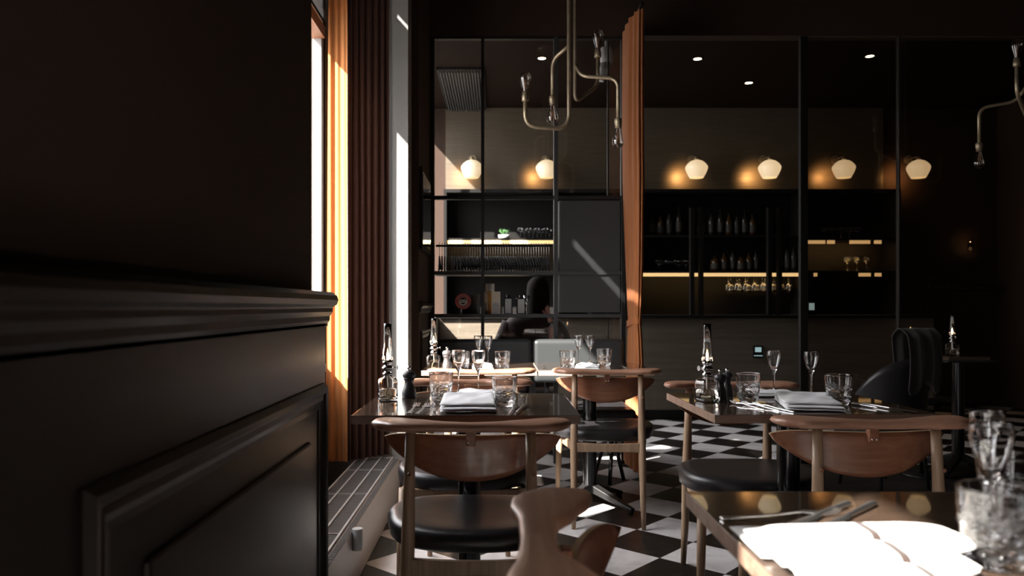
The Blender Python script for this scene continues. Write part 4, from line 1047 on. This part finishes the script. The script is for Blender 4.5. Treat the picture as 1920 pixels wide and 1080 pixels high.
# dark armchair with a grey jacket in the dim right corner
ac = thing('dark_armchair', 'dark rounded armchair barely seen in the dim right corner', 'armchair', (2.26, 4.50, .007), R(20)); ac.scale = (.85, .85, .95)
MB().grid(lambda u, v: ((.27 + .03 * v) * math.cos(PI * (.03 + .94 * u)), -(.24 + .03 * v) * math.sin(PI * (.03 + .94 * u)) - .0, .30 + v * (.22 + .28 * math.sin(PI * u) ** .6)), 40, 12).build('backrest', M['leather'], ac).modifiers.new('solid', 'SOLIDIFY').thickness = .05
MB().box(-.23, .23, -.18, .24, .30, .43).build('seat', M['leather'], ac, bevel=.04, bseg=4)
for sx_ in (-1, 1):
    for sy_ in (-1, 1): MB().tube([(sx_ * .18, sy_ * .15, .31), (sx_ * .21, sy_ * .18, 0)], [.018, .011], 12).build('leg', M['steel'], ac)
jk = MB()
def jf(u, v):
    x = -.17 + .34 * u; q = -1 + 2 * v; z = 1.045 - .34 * abs(q) ** 1.3 * (1 + .10 * math.sin(u * 9)) ; y = -.275 + .055 * math.copysign(min(1, abs(q) * 5) , q) + .012 * math.sin(u * 16 + q)
    return (x + .02 * math.sin(v * 8), y, z)
o = MB().grid(jf, 40, 30).build('grey_jacket', M['jacket']); o.location = (2.26, 4.50, -.10); o.scale = (.72, .85, 1); o.rotation_euler[2] = R(20)
o.modifiers.new('solid', 'SOLIDIFY').thickness = .006
tag(o, 'grey jacket draped over the back of the dark armchair', 'jacket')

# dim wall shelf with short glasses, wall candle and side cup in the far right darkness
tag(MB().box(4.55, 5.38, 8.12, 8.298, 1.235, 1.262).build('wall_shelf', M['black'], bevel=.003), 'thin dark wall shelf in the far right darkness', 'shelf')
sg = tag(MB().lathe([(0, 0), (.026, 0), (.030, .09), (.028, .09), (.0245, .004), (0, .004)], 20).build('short_glass', M['glass']), 'x', 'glass')
for k in range(11): put(sg, USED, (4.60 + k * .072, 8.20, 1.2624), 0, ORD[k] + ' short glass from the left on the dim far right shelf', 'short glasses on the far right shelf')
t_ = thing('wall_candle', 'tiny glowing wall candle in the far right darkness', 'candle', (5.06, 8.22, 1.66))
MB().tube([(0, .08, -.02), (0, 0, -.02), (0, 0, 0)], .006, 10).build('bracket', M['brass'], t_)
MB().lathe([(0, 0), (.025, 0), (.028, .09), (.026, .09), (.023, .003), (0, .003)], 20).build('candle_glass', M['glass'], t_)
MB().lathe([(0, .0035), (.018, .0035), (.018, .045), (0, .045)], 20).build('wax', M['cream'], t_)
MB().lathe([(0, .046), (.009, .056), (.010, .068), (0, .098)], 12).build('flame', M['flame'], t_)
t_ = thing('low_stand', 'low dark round stand beside the dim armchair', 'stand', (2.64, 4.78, .007))
MB().lathe([(0, .455), (.13, .455), (.13, .475), (0, .475)], 36).build('stand_top', M['black'], t_)
MB().tube([(0, 0, .455), (0, 0, .02)], .015, 14).build('column', M['steel'], t_); MB().lathe([(0, 0), (.11, 0), (.10, .015), (0, .02)], 32).build('base', M['steel'], t_)
t_ = thing('pale_mug', 'small pale mug on the low stand in the dim right corner', 'mug', (2.60, 4.76, .4824))
MB().lathe([(0, 0), (.032, 0), (.038, .01), (.040, .085), (.037, .085), (.034, .012), (0, .008)], 28).build('cup', M['tin'], t_)
MB().tube([(-.038, 0, .068), (-.062, 0, .060), (-.064, 0, .035), (-.037, 0, .022)], .005, 10).build('handle', M['tin'], t_)
